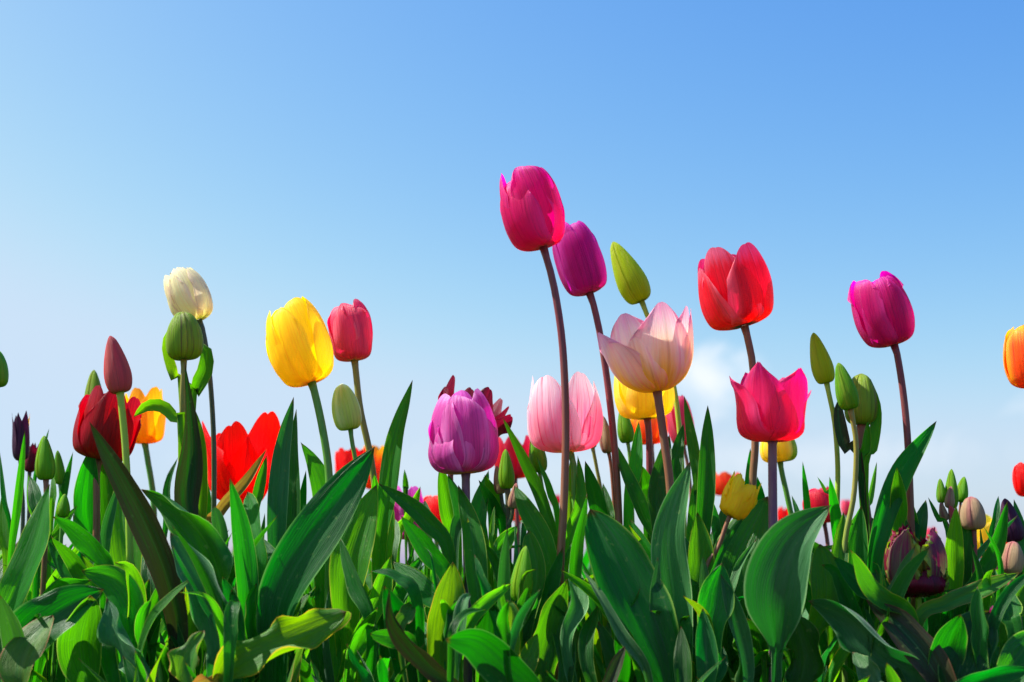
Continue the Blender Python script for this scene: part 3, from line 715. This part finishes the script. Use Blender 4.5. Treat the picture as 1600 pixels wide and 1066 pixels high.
LF('darkred', 1.14, 50, [(172, 880), (172, 780), (160, 696)], 'd', (-30, -20), .4, .04, BLADE)
LF('mauvebud', 1.07, 58, [(200, 950), (197, 850), (187, 748)], 'b', (-5, 10), .55, .02)
LF('mauvebud', 1.09, 40, [(215, 940), (216, 860), (205, 770)], 's', (-40, -30), .4, .02)
LF('hidbud', 1.2, 16, [(255, 850), (262, 760), (278, 715)], 'g', (20, 0), .4)
LF('pc', 1.06, 22, [(160, 900), (165, 830), (185, 755)], 's', (30, 30), .5)
LF('pd', .99, 62, [(206, 1020), (208, 960), (180, 912), (127, 893)], 'b', (10, -20), .5, .08)
LF('pd', .97, 64, [(228, 1085), (205, 1015), (185, 975), (165, 937)], 's', (-20, -35), .5, .25)
LF('pd', 1.0, 70, [(140, 1085), (125, 1010), (140, 930)], 'g', (-10, 30), .5, .05, BROAD)
LF('pd', 1.0, 50, [(190, 1095), (182, 1030), (170, 960)], 'd', (20, -30), .5, .08)
LF('pd', 1.01, 40, [(235, 1000), (240, 920), (232, 860)], 'g', (30, 20), .5, .05)
LF('pe', .99, 52, [(280, 1015), (268, 925), (225, 815), (139, 659)], 'p', (-15, 25), .55, .02, BLADE, bend=-.02)
LF('pe', .985, 76, [(372, 1040), (362, 960), (330, 865), (275, 800), (221, 765)], 'd', (-20, -40), .5, .22)
LF('pe', .97, 66, [(345, 1050), (335, 980), (305, 900), (268, 830)], 's', (30, 0), .5, .18)
LF('pe', 1.0, 24, [(300, 1000), (299, 930), (300, 860)], 'y', (10, 0), .3, .05)
# leaves of the fat green bud
LF('fatbud', 1.06, 50, [(298, 850), (292, 780), (297, 690), (288, 566)], 'p', (-10, 20), .5, .06, [(0, .6), (.2, .9), (.4, 1), (.6, .62), (.8, .3), (1, 0)])
LF('fatbud', 1.09, 40, [(312, 860), (316, 760), (312, 690), (304, 640)], 'y', (-35, -20), .5, .05)
LF('fatbud', 1.1, 24, [(284, 640), (270, 590), (257, 540), (262, 515)], 'y', (35, 30), .6, .05)
LF('fatbud', 1.1, 30, [(298, 650), (306, 610), (321, 578), (322, 548), (311, 538), (305, 552)], 'b', (0, 10), .5, .02)
LF('fatbud', 1.06, 28, [(287, 690), (276, 655), (255, 634), (230, 634), (209, 652)], 'y', (30, -20), .7, .06)
LF('bigred', 1.3, 26, [(330, 840), (320, 780), (318, 730)], 'g', (10, 0), .3)
LF('pv', 1.1, 26, [(325, 850), (345, 800), (385, 755), (417, 702)], 'o', (20, -20), .7, .1)
LF('pv', 1.1, 22, [(395, 830), (403, 770), (417, 712)], 'g', (10, 20), .6, .05)
LF('pf', 1.0, 44, [(385, 1005), (386, 920), (376, 830), (360, 748)], 'g', (-15, 25), .45, .05, bend=-.01)
LF('pf', 1.02, 44, [(402, 930), (404, 850), (388, 768)], 'b', (10, -20), .3, .14, ROUND)
LF('pf', 1.01, 26, [(348, 900), (345, 840), (334, 790)], 's', (-20, 10), .4, .05, ROUND)
LF('pf', 1.03, 60, [(420, 980), (418, 900), (410, 840)], 'g', (20, 10), .3, .05)
LF('pg', 1.06, 38, [(432, 930), (431, 820), (440, 710), (459, 620)], 's', (25, 25), .4, .02, BLADE)
LF('pg', 1.08, 40, [(458, 930), (460, 820), (460, 720), (463, 640)], 'd', (-20, -30), .4, .02, BLADE)
LF('pg', 1.09, 26, [(465, 930), (470, 840), (478, 735)], 'g', (-20, -30), .5, .02, BLADE)
LF('ph', 1.0, 84, [(432, 1000), (448, 915), (513, 805), (586, 698)], 'd', (-32, 0), .3, .015, BLADE)
LF('yellow', 1.08, 46, [(500, 870), (505, 780), (492, 730), (470, 691)], 'g', (10, 30), .5, .04)
LF('yellow', 1.1, 36, [(520, 850), (525, 790), (500, 745), (482, 720)], 'd', (30, 40), .4)
LF('palebud', 1.04, 66, [(542, 985), (546, 890), (560, 830), (588, 757)], 'b', (25, -10), .5, .03)
LF('palebud', 1.0, 40, [(583, 990), (558, 910), (531, 839)], 'd', (-20, -20), .6, .02)
LF('pi', .93, 78, [(345, 1085), (398, 1025), (470, 985), (542, 958)], 'y', (0, -25), .5, .26, BROAD)
LF('pi', .96, 40, [(470, 1010), (500, 975), (535, 962), (541, 955)], 'w', (40, 60), .6, .15)
LF('pi', .94, 56, [(295, 1090), (300, 1040), (318, 985)], 'w', (20, -40), .9, .3, BROAD)
LF('pi', .92, 44, [(290, 1100), (330, 1066), (352, 1060)], 'o', (20, -40), .9, .3)
LF('pj', 1.1, 38, [(592, 880), (605, 780), (618, 690), (644, 594)], 'b', (20, -20), .5, .04, BLADE)
LF('pj', 1.12, 24, [(600, 850), (590, 790), (585, 740)], 'g', (0, 0), .4)
LF('coral', 1.14, 40, [(600, 900), (600, 830), (612, 780)], 'b', (-30, 0), .4)
LF('palebud', 1.02, 40, [(570, 1000), (596, 930), (610, 870)], 'b', (10, 0), .5, .08)
LF('palebud', 1.01, 36, [(545, 1060), (560, 1000), (590, 950)], 'g', (-20, 30), .6, .1)
LF('violet', 1.2, 22, [(620, 860), (640, 810), (657, 760)], 'b', (30, 0), .5)
LF('violet', 1.25, 20, [(668, 880), (668, 820), (664, 780)], 'g', (0, 0), .4)
LF('violet', 1.16, 34, [(612, 900), (612, 840), (608, 812)], 's', (0, 0), .3, .02, ROUND)
LF('violet', 1.25, 12, [(634, 800), (634, 760), (632, 733)], 'd', (0, 0), .4)
LF('pk', 1.03, 36, [(705, 890), (665, 815), (592, 756)], 'g', (-20, 10), .45, .03)
LF('pk', 1.01, 44, [(708, 935), (672, 860), (626, 806)], 'g', (-10, -20), .6, .03)
LF('pk', .99, 46, [(710, 980), (665, 925), (614, 878)], 'b', (-10, 30), .55, .05)
LF('pk', .98, 42, [(650, 950), (618, 905), (578, 893)], 'd', (20, 40), .5, .05)
LF('pk', 1.0, 56, [(640, 1090), (628, 990), (600, 915)], 'd', (30, 0), .5, .05)
LF('pk', 1.0, 44, [(670, 1090), (665, 1010), (650, 960)], 'g', (-20, 20), .5, .1)
LF('pk', .97, 62, [(688, 1040), (698, 950), (707, 878)], 'y', (-15, 20), .5, .03)
LF('pl', .93, 44, [(735, 1100), (672, 1040), (618, 975), (608, 922)], 'p', (-10, -40), .6, .05)
LF('pl', .95, 34, [(650, 1020), (618, 1000), (578, 990)], 'g', (20, 10), .5, .06, BROAD)
LF('pl', .97, 30, [(625, 1000), (635, 960), (642, 945)], 'w', (20, 10), .5, .06, ROUND)
LF('pm', .92, 66, [(850, 1110), (790, 1045), (745, 1005), (697, 998)], 'd', (-10, -20), .4, .03, BROAD)
LF('pm', .95, 40, [(800, 1090), (820, 1040), (840, 990)], 'y', (20, 10), .4)
LF('lilac', 1.02, 44, [(752, 1010), (744, 905), (735, 825), (716, 758)], 'g', (25, 20), .5, .03, BLADE)
LF('lilac', 1.09, 36, [(712, 870), (702, 800), (688, 725)], 'b', (-20, 0), .4, .03, BLADE)
LF('lilac', 1.1, 38, [(755, 880), (748, 810), (764, 735)], 'g', (20, -30), .5, .05)
LF('lilac', 1.08, 30, [(710, 860), (722, 800), (700, 740)], 's', (-30, 0), .5, .03)
LF('lilac', 1.12, 26, [(770, 840), (765, 780), (756, 745)], 'd', (0, 0), .3)
LF('lilac', 1.12, 30, [(790, 850), (775, 790), (757, 742)], 'b', (10, 20), .4)
LF('frontbud', .985, 25, [(806, 1050), (788, 960), (787, 890), (793, 824)], 's', (10, 25), .4, .02, BLADE)
LF('frontbud', 1.02, 46, [(822, 990), (838, 900), (826, 828)], 'g', (20, -20), .5, .05, ROUND)
LF('frontbud', .98, 60, [(800, 1090), (770, 1020), (765, 930)], 'd', (10, 0), .4, .03)
LF('pw', 1.02, 38, [(800, 1060), (850, 955), (880, 855)], 'd', (-20, -20), .6, .02, BLADE)
LF('pw', .99, 62, [(840, 1085), (858, 985), (885, 905)], 'b', (10, 30), .4, .05)
LF('pw', .98, 40, [(880, 1085), (885, 1010), (868, 950)], 'd', (10, -30), .5, .1)
LF('pw', 1.05, 40, [(865, 930), (850, 850), (822, 795), (803, 759)], 'g', (20, 10), .4, .03)
LF('pw', 1.06, 34, [(790, 900), (780, 860), (808, 822)], 'b', (30, 10), .6, .1)
LF('midbud', 1.1, 24, [(868, 880), (850, 790), (820, 720), (785, 652)], 'g', (30, -20), .5, .03)
LF('midbud', 1.12, 18, [(872, 840), (858, 770), (838, 712)], 'g', (-10, 30), .5, .03)
LF('cluster', 1.12, 30, [(790, 860), (772, 800), (748, 750)], 'g', (-10, 30), .5, .03)
LF('cluster', 1.1, 22, [(815, 850), (822, 810), (818, 770)], 's', (10, 30), .5, .03)
LF('cluster', 1.06, 10, [(768, 880), (768, 830), (773, 790)], 'b', (10, 30), .5, .03)
LF('blush', 1.09, 28, [(886, 870), (905, 790), (902, 712)], 'b', (-10, 40), .6, .1, BLADE)
LF('blush', 1.1, 20, [(890, 820), (893, 770), (895, 700)], 'y', (-10, 20), .4)
LF('purple', 1.09, 32, [(1035, 900), (1003, 800), (975, 735), (956, 684)], 'g', (20, 30), .5, .02, BLADE)
LF('purple', 1.1, 26, [(982, 810), (992, 740), (998, 658)], 'b', (10, -20), .4, .02, BLADE)
LF('purple', 1.12, 34, [(950, 860), (935, 800), (914, 720)], 'd', (20, 10), .4)
LF('purple', 1.12, 22, [(955, 850), (950, 800), (942, 755)], 'd', (20, 10), .4)
LF('pn', .98, 106, [(1042, 1085), (1010, 985), (968, 885), (921, 796)], 'g', (-8, 14), .28, .05, BROAD)
LF('pn', .96, 30, [(1010, 1060), (965, 990), (935, 930), (910, 890)], 's', (30, 40), .6, .03)
LF('pn', 1.0, 26, [(905, 950), (900, 860), (917, 772)], 'd', (-30, 20), .6, .04, BLADE)
LF('pn', .98, 36, [(884, 1020), (905, 940), (893, 870)], 's', (20, -20), .4, .12)
LF('pn', .97, 30, [(930, 1085), (915, 1010), (935, 945)], 'g', (20, -20), .5, .05)
LF('pn', .93, 26, [(940, 1110), (955, 1060), (977, 1010)], 'p', (20, -20), .7, .05, BROAD)
LF('po', 1.0, 58, [(1060, 1060), (1054, 940), (1046, 830), (1078, 720)], 's', (8, -14), .35, .03, BLADE)
LF('po', .985, 24, [(1037, 1040), (1024, 945), (1028, 870)], 's', (10, 10), .3, .02)
LF('pinkyel', 1.06, 40, [(1030, 850), (1026, 770), (1046, 680)], 'd', (10, 0), .4, .02, BLADE)
LF('pinkyel', 1.08, 26, [(1060, 800), (1055, 730), (1068, 662)], 'd', (10, 0), .4, .02, BLADE)
LF('yelhid', 1.12, 30, [(1010, 800), (1008, 760), (1000, 725)], 'd', (10, 0), .4)
LF('pp', 1.08, 22, [(1092, 800), (1085, 710), (1069, 618)], 'g', (20, 0), .4, .03, BLADE)
LF('pp', 1.06, 34, [(1098, 880), (1103, 760), (1106, 633)], 'g', (-20, -10), .4, .04, BLADE)
LF('pp', 1.07, 34, [(1080, 900), (1088, 810), (1096, 720)], 'b', (20, 0), .4, .03)
LF('pp', 1.08, 18, [(1120, 880), (1118, 820), (1112, 780)], 's', (20, 0), .4, .03)
LF('pp', 1.02, 52, [(1085, 980), (1095, 880), (1090, 800)], 'b', (-10, 0), .4, .03)
LF('pq', 1.06, 86, [(1140, 980), (1150, 880), (1200, 776)], 'd', (15, -10), .3, .03)
LF('pq', 1.08, 30, [(1120, 900), (1128, 830), (1130, 790)], 's', (15, -10), .3, .03)
LF('pq', 1.12, 40, [(1220, 900), (1205, 840), (1188, 800)], 'g', (15, -10), .3, .03)
LF('pq', 1.05, 16, [(1105, 950), (1108, 870), (1112, 830)], 'd', (15, -10), .5, .03)
LF('redpink', 1.12, 22, [(1165, 860), (1170, 780), (1172, 700)], 'g', (30, -10), .4, .03, BLADE)
LF('redpink', 1.13, 18, [(1195, 840), (1190, 780), (1183, 745)], 'd', (30, -10), .4, .03, BLADE)
LF('hotpink', .965, 100, [(1213, 1020, .012), (1211, 935), (1240, 855), (1299, 790)], 's', (10, -34), .55, .05, [(0, .2), (.15, .62), (.38, 1), (.6, .93), (.8, .62), (.93, .26), (1, 0)])
LF('hotpink', 1.0, 66, [(1180, 1100), (1172, 1030), (1165, 965)], 'd', (10, 0), .4, .25, ROUND)
LF('hotpink', 1.0, 66, [(1240, 1100), (1252, 1030), (1250, 960)], 'd', (-10, 0), .4, .25, ROUND)
LF('hotpink', 1.01, 60, [(1270, 1000), (1292, 930), (1280, 850)], 'b', (20, 10), .3, .05, BROAD)
LF('px', .98, 36, [(1168, 1060), (1148, 965), (1126, 897)], 's', (10, 20), .5, .03)
LF('px', .96, 42, [(1100, 1100), (1104, 1030), (1098, 950)], 'd', (10, 0), .5, .02)
LF('px', .95, 34, [(1070, 1110), (1068, 1050), (1064, 978)], 'd', (-10, 0), .5, .02)
LF('px', .97, 28, [(1105, 1090), (1125, 1040), (1130, 1010)], 'g', (30, 0), .5, .02)
LF('px', .98, 60, [(1110, 1000), (1118, 940), (1128, 880)], 'g', (-20, 0), .4, .02)
LF('px', .99, 20, [(1100, 960), (1100, 900), (1098, 870)], 's', (-20, 0), .4, .02)
LF('crimfar', 1.15, 13, [(1268, 860), (1261, 790), (1254, 721)], 'g', (10, 0), .4)
LF('crimfar', 1.17, 12, [(1256, 860), (1248, 810), (1237, 774)], 'd', (10, 0), .4)
LF('limebud', 1.1, 24, [(1310, 900), (1306, 820), (1296, 745)], 'g', (20, 0), .4, .02, BLADE)
LF('limebud', 1.12, 9, [(1302, 800), (1290, 770), (1277, 745)], 'd', (20, 0), .4)
LF('limebud', 1.08, 38, [(1325, 930), (1322, 880), (1340, 800)], 'g', (-20, 0), .4, .02)
LF('stripebud', 1.08, 22, [(1352, 760), (1364, 700), (1370, 640), (1360, 592)], 'b', (-30, -20), .6, .03)
LF('stripebud', 1.07, 26, [(1344, 740), (1320, 700), (1310, 650), (1312, 622)], 'p', (20, 10), .6, .03)
LF('stripebud', 1.07, 20, [(1345, 760), (1352, 700), (1356, 655)], 'g', (0, 10), .4, .03)
LF('stripebud', 1.12, 14, [(1350, 830), (1358, 780), (1370, 722)], 'b', (20, 10), .4, .03)
LF('stripebud', 1.06, 26, [(1375, 910), (1378, 850), (1362, 808)], 's', (30, -20), .6, .14)
LF('leafbud', 1.05, 46, [(1346, 960), (1336, 880), (1345, 790)], 'g', (20, 0), .4, .03)
LF('leafbud', 1.03, 34, [(1300, 960), (1310, 880), (1318, 800)], 'b', (-20, 0), .4, .03, BLADE)
LF('ps', 1.05, 48, [(1362, 920), (1378, 825), (1405, 740), (1463, 657)], 'g', (30, -20), .6, .1)
LF('ps', 1.06, 34, [(1400, 860), (1405, 790), (1402, 730)], 'b', (-20, -20), .6, .1)
LF('ps', 1.07, 30, [(1440, 900), (1436, 840), (1447, 781)], 'd', (-20, -20), .5, .03)
LF('ps', 1.04, 60, [(1400, 980), (1390, 900), (1398, 820)], 'd', (-20, -20), .4, .03)
LF('rightmag', 1.09, 34, [(1428, 880), (1420, 820), (1412, 760)], 'g', (30, -20), .5, .03)
LF('pr', .96, 78, [(1440, 1075), (1378, 1015), (1330, 968), (1262, 944)], 's', (-20, -35), .5, .22)
LF('pr', .95, 60, [(1475, 1110), (1455, 1040), (1412, 985), (1352, 938)], 'p', (-20, 20), .5, .08)
LF('pr', .97, 46, [(1425, 985), (1378, 940), (1350, 905), (1328, 860)], 'b', (10, 40), .5, .1)
LF('pr', .98, 40, [(1385, 960), (1345, 915), (1302, 870)], 'd', (10, 0), .5, .03)
LF('pr', .93, 46, [(1400, 1110), (1370, 1070), (1330, 1020)], 's', (10, 0), .5, .2)
LF('parrot', .98, 36, [(1432, 985), (1480, 945), (1540, 918), (1593, 895)], 'w', (-30, -10), .5, .06)
LF('parrot', 1.03, 34, [(1460, 980), (1455, 900), (1445, 850)], 'g', (-30, -10), .4, .03)
LF('pt', 1.04, 38, [(1490, 960), (1490, 870), (1494, 790)], 'b', (10, -10), .45, .04)
LF('pt', 1.06, 10, [(1482, 850), (1465, 810), (1450, 777)], 'g', (10, -10), .45)
LF('pt', 1.05, 26, [(1510, 900), (1512, 840), (1508, 790)], 'd', (10, -10), .45)
LF('pinkbud', 1.03, 32, [(1495, 970), (1530, 905), (1558, 850), (1574, 783)], 'g', (20, -10), .45, .04)
LF('pinkbud', 1.06, 26, [(1500, 920), (1505, 870), (1517, 830)], 'g', (20, -10), .45, .04)
LF('darkbud', 1.08, 24, [(1615, 930), (1600, 850), (1584, 780)], 's', (20, -10), .45, .02, BLADE)
LF('darkbud', 1.08, 14, [(1550, 880), (1556, 810), (1560, 775)], 'd', (20, -10), .45, .02, BLADE)
LF('beigebud', 1.01, 44, [(1570, 990), (1590, 940), (1612, 900)], 'b', (20, -10), .45, .02)
LF('beigebud', 1.04, 20, [(1585, 960), (1590, 920), (1597, 890)], 's', (20, -10), .45, .02)
LF('pu', .95, 80, [(1490, 1100), (1510, 1020), (1545, 955)], 'd', (10, -20), .35, .04, BROAD)
LF('pu', .94, 60, [(1560, 1100), (1590, 1030), (1630, 985)], 'g', (10, -10), .4, .04)
LF('pu', .93, 44, [(1465, 1110), (1540, 1062), (1615, 1046)], 'd', (0, -20), .5, .12)
LF('pu', .97, 46, [(1585, 1000), (1575, 960), (1580, 920)], 'g', (0, -20), .5, .08)
LF('pu', .96, 60, [(1470, 1080), (1480, 1010), (1500, 960)], 'g', (20, 0), .4, .04)

# more leaves on the same plants, set a little behind their front ones
rz_ = random.Random(23)
for key in list(PLANTS):
    root, org = PLANTS[key]
    if org[1] > 1.16: continue
    for q in range(7 if key[0] == 'p' and len(key) == 2 else 4):
        front = q > 4 or (q == 3 and len(key) > 2)
        d = org[1] + (rz_.uniform(-.015, .02) if front else rz_.uniform(.015, .06))
        bx = 800 + org[0] / org[1] * 2166 + rz_.uniform(-14, 14)
        ln = rz_.uniform(60, 120) if front else rz_.uniform(70, 210); lean = rz_.gauss(0, .42)
        y0 = 1010; tx = bx + lean * ln; ty = y0 - ln
        crook = rz_.uniform(-.25, .25) * ln
        pts = [(bx, y0 + 30), (bx + .25 * lean * ln + crook * .4, y0 - .35 * ln), (bx + .6 * lean * ln + crook * .5, y0 - .72 * ln), (tx, ty if rz_.random() < .7 else ty + .2 * ln)]
        leaf(key, d, rz_.choice((rz_.uniform(11, 18), rz_.uniform(18, 28), rz_.uniform(26, 42))), pts, rz_.choice('ggdddbbsy'), (rz_.uniform(-50, 50), rz_.uniform(-60, 60)),
             rz_.uniform(.4, .9), rz_.choice((.02, .05, .14, .28)), rz_.choice((LANCE, BLADE, BROAD)), bend=rz_.uniform(-.03, .03), seed=rz_.randrange(9999))

# ---- filling plants of the bed behind the front row ------------------------------------------------------
def proto_plant(rs, hmax):
    ps = []
    nl = rs.choice((4, 5, 5, 6))
    a0 = rs.uniform(0, 6.28)
    for i in range(nl):
        az = a0 + i * 2.399 + rs.uniform(-.3, .3)
        h = hmax * rs.uniform(.6, 1.0); out = h * rs.uniform(.12, .62)
        dx, dy = math.cos(az), math.sin(az)
        droop = rs.uniform(0, .25) if rs.random() < .35 else 0
        pts = [np.array([0, 0, 0.]), np.array([dx * out * .18, dy * out * .18, h * .35]),
               np.array([dx * out * .5, dy * out * .5, h * .72]), np.array([dx * out, dy * out, h * (1 - droop)])]
        pts[2] += np.array([rs.uniform(-.008, .008), rs.uniform(-.008, .008), 0])
        ref = np.array([-dx, -dy, .3])
        half = rs.choice((rs.uniform(.005, .009), rs.uniform(.009, .016)))
        ps.append(leaf_mesh(pts, half, rs.uniform(-.3, .3), rs.uniform(-.8, .8), rs.uniform(.4, 1.0), rs.choice((.02, .06, .16, .28)), rs,
                            rs.choice((LANCE, BROAD, BLADE)), ref=ref, nv=18, nu=7) + (rs.choice('gggbbddsy'),))
    return ps

rs = random.Random(11)
FILL_LABEL = 'leafy tulip plant without a flower in the dense bed behind the front row'
FILL_GROUP = 'leafy tulip plants filling the bed'
protos = []
def add_filler(x, y, rz, sc, k):
    if k < len(protos) and protos[k] is not None:
        src, kids = protos[k]
        r = src.copy(); COL.objects.link(r)
        for c in kids:
            q = c.copy(); COL.objects.link(q); q.parent = r
    else:
        r = bpy.data.objects.new('leafy_tulip', None); COL.objects.link(r)
        r['label'] = FILL_LABEL; r['category'] = 'tulip plant'; r['group'] = FILL_GROUP
        kids = []
        for (V, F, UV, m) in proto_plant(rs, rs.uniform(.155, .21)):
            kids.append(link_mesh('leaf', V, F, UV, LM[m], r, (0, 0, 0)))
        protos.append((r, kids))
    r.location = (x, y, 0); r.rotation_euler = (0, 0, rz); r.scale = (sc, sc, sc * rs.uniform(.9, 1.08))
    return r
count = 0
BLOOM = (482, 640, 682, 812, 868, 1224, 1134, 1277, 1344, 1540, 1560, 1592, 1522, 323, 552, 586, 805, 1454, 1018)
y = .955
while y < 3.6 and count < 280:
    halfx = y * .40 + .06
    step = .058 + .03 * (y - 1.0)
    x = -halfx + rs.uniform(0, step)
    while x < halfx and count < 280:
        sc = rs.uniform(.78, 1.05) * (.5 if y < 1.0 else .7 if y < 1.08 else 1)
        if y > 1.05 and min(abs(800 + x / y * 2180 - b) for b in BLOOM) < 42: sc *= .66
        add_filler(x + rs.uniform(-.015, .015), y + rs.uniform(-.015, .015), rs.uniform(0, 6.28), sc, count if count < 20 else rs.randrange(20))
        count += 1
        x += step * rs.uniform(.8, 1.2)
    y += step * 1.05
print('fillers', count, 'to y', y)

# the rest of the field, too many and too far to tell apart
V, F, UV = [], [], []
fm = random.Random(5)
for i in range(9500):
    yy = y + (fm.random() ** 2) * 22
    xx = fm.uniform(-1, 1) * (yy * 1.0 + .4)
    if i > 7600:                      # the bed goes on to both sides of what the picture shows
        yy = fm.uniform(1.0, y); xx = fm.choice((-1, 1)) * (yy * .42 + .1 + fm.random() ** 1.3 * 1.6)
    h = fm.uniform(.13, .2); az = fm.uniform(0, 6.28); o_ = h * fm.uniform(.1, .5)
    wv = fm.uniform(.014, .03); b = len(V)
    dx, dy = math.cos(az) * o_, math.sin(az) * o_
    px_, py_ = -math.sin(az) * wv, math.cos(az) * wv
    for (s, ww) in ((0, .5), (.35, .9), (.7, .8), (1, .02)):
        c = np.array([xx + dx * s * s, yy + dy * s * s, h * s])
        V += [c - np.array([px_, py_, 0]) * ww, c + np.array([px_, py_, 0]) * ww]; UV += [(.1, s), (.9, s)]
    for q in range(3): F.append((b + 2 * q, b + 2 * q + 1, b + 2 * q + 3, b + 2 * q + 2))
far = link_mesh('far_tulip_field', V, F, UV, LM['g'], None, (0, 0, 0))
far['kind'] = 'stuff'; far['label'] = 'distant mass of tulip leaves running to the horizon'; far['category'] = 'tulip field'

# low weeds between the stems
V, F, UV = [], [], []
wr = random.Random(9)
for i in range(1500):
    yy = wr.uniform(.84, 1.5); xx = wr.uniform(-1, 1) * yy * .42
    cx, cy, cz = xx, yy, wr.uniform(.001, .03) ** 1.0; cz = cz * cz * 33
    az = wr.uniform(0, 6.28); le = wr.uniform(.003, .009); wi = le * wr.uniform(.3, .6); up = wr.uniform(-.2, .9)
    dx, dy, dz = math.cos(az) * le, math.sin(az) * le, up * le
    nx, ny = -math.sin(az) * wi, math.cos(az) * wi
    b = len(V)
    V += [np.array([cx, cy, cz]), np.array([cx + dx * .5 + nx, cy + dy * .5 + ny, cz + dz * .6]), np.array([cx + dx, cy + dy, cz + dz]), np.array([cx + dx * .5 - nx, cy + dy * .5 - ny, cz + dz * .6])]
    UV += [(.5, 0), (.8, .5), (.5, .9), (.2, .5)]; F.append((b, b + 1, b + 2, b + 3))
wd_ = link_mesh('ground_cover', V, F, UV, LM['g'], None, (0, 0, 0))
wd_['kind'] = 'stuff'; wd_['label'] = 'tiny low weeds on the soil between the tulip stems'; wd_['category'] = 'weeds'

# ------------------------------------------------------------------ ground
m = bpy.data.materials.new('soil'); m.use_nodes = True; nt = m.node_tree
tc = nt.nodes.new('ShaderNodeTexCoord')
n1 = nt.nodes.new('ShaderNodeTexNoise'); n1.inputs['Scale'].default_value = 60; n1.inputs['Detail'].default_value = 8; n1.inputs['Roughness'].default_value = .7
nt.links.new(tc.outputs['Object'], n1.inputs['Vector'])
n2 = nt.nodes.new('ShaderNodeTexNoise'); n2.inputs['Scale'].default_value = 6; n2.inputs['Detail'].default_value = 4
nt.links.new(tc.outputs['Object'], n2.inputs['Vector'])
c = mixc(nt, smooth(nt, n1.outputs['Fac'], .35, .7), lin((52, 38, 28)), lin((104, 82, 60)))
c = mixc(nt, mth(nt, 'MULTIPLY', smooth(nt, n2.outputs['Fac'], .5, .65), .6), c, lin((50, 80, 36)))
nt.links.new(c, nt.nodes['Principled BSDF'].inputs['Base Color']); nt.nodes['Principled BSDF'].inputs['Roughness'].default_value = .95
b = nt.nodes.new('ShaderNodeBump'); b.inputs['Distance'].default_value = .012; b.inputs['Strength'].default_value = .9
nt.links.new(n1.outputs['Fac'], b.inputs['Height']); nt.links.new(b.outputs[0], nt.nodes['Principled BSDF'].inputs['Normal'])
g = link_mesh('ground', [(-900, -300, 0), (900, -300, 0), (900, 1500, 0), (-900, 1500, 0)], [(0, 1, 2, 3)], None, m, None, (0, 0, 0))
g['kind'] = 'structure'
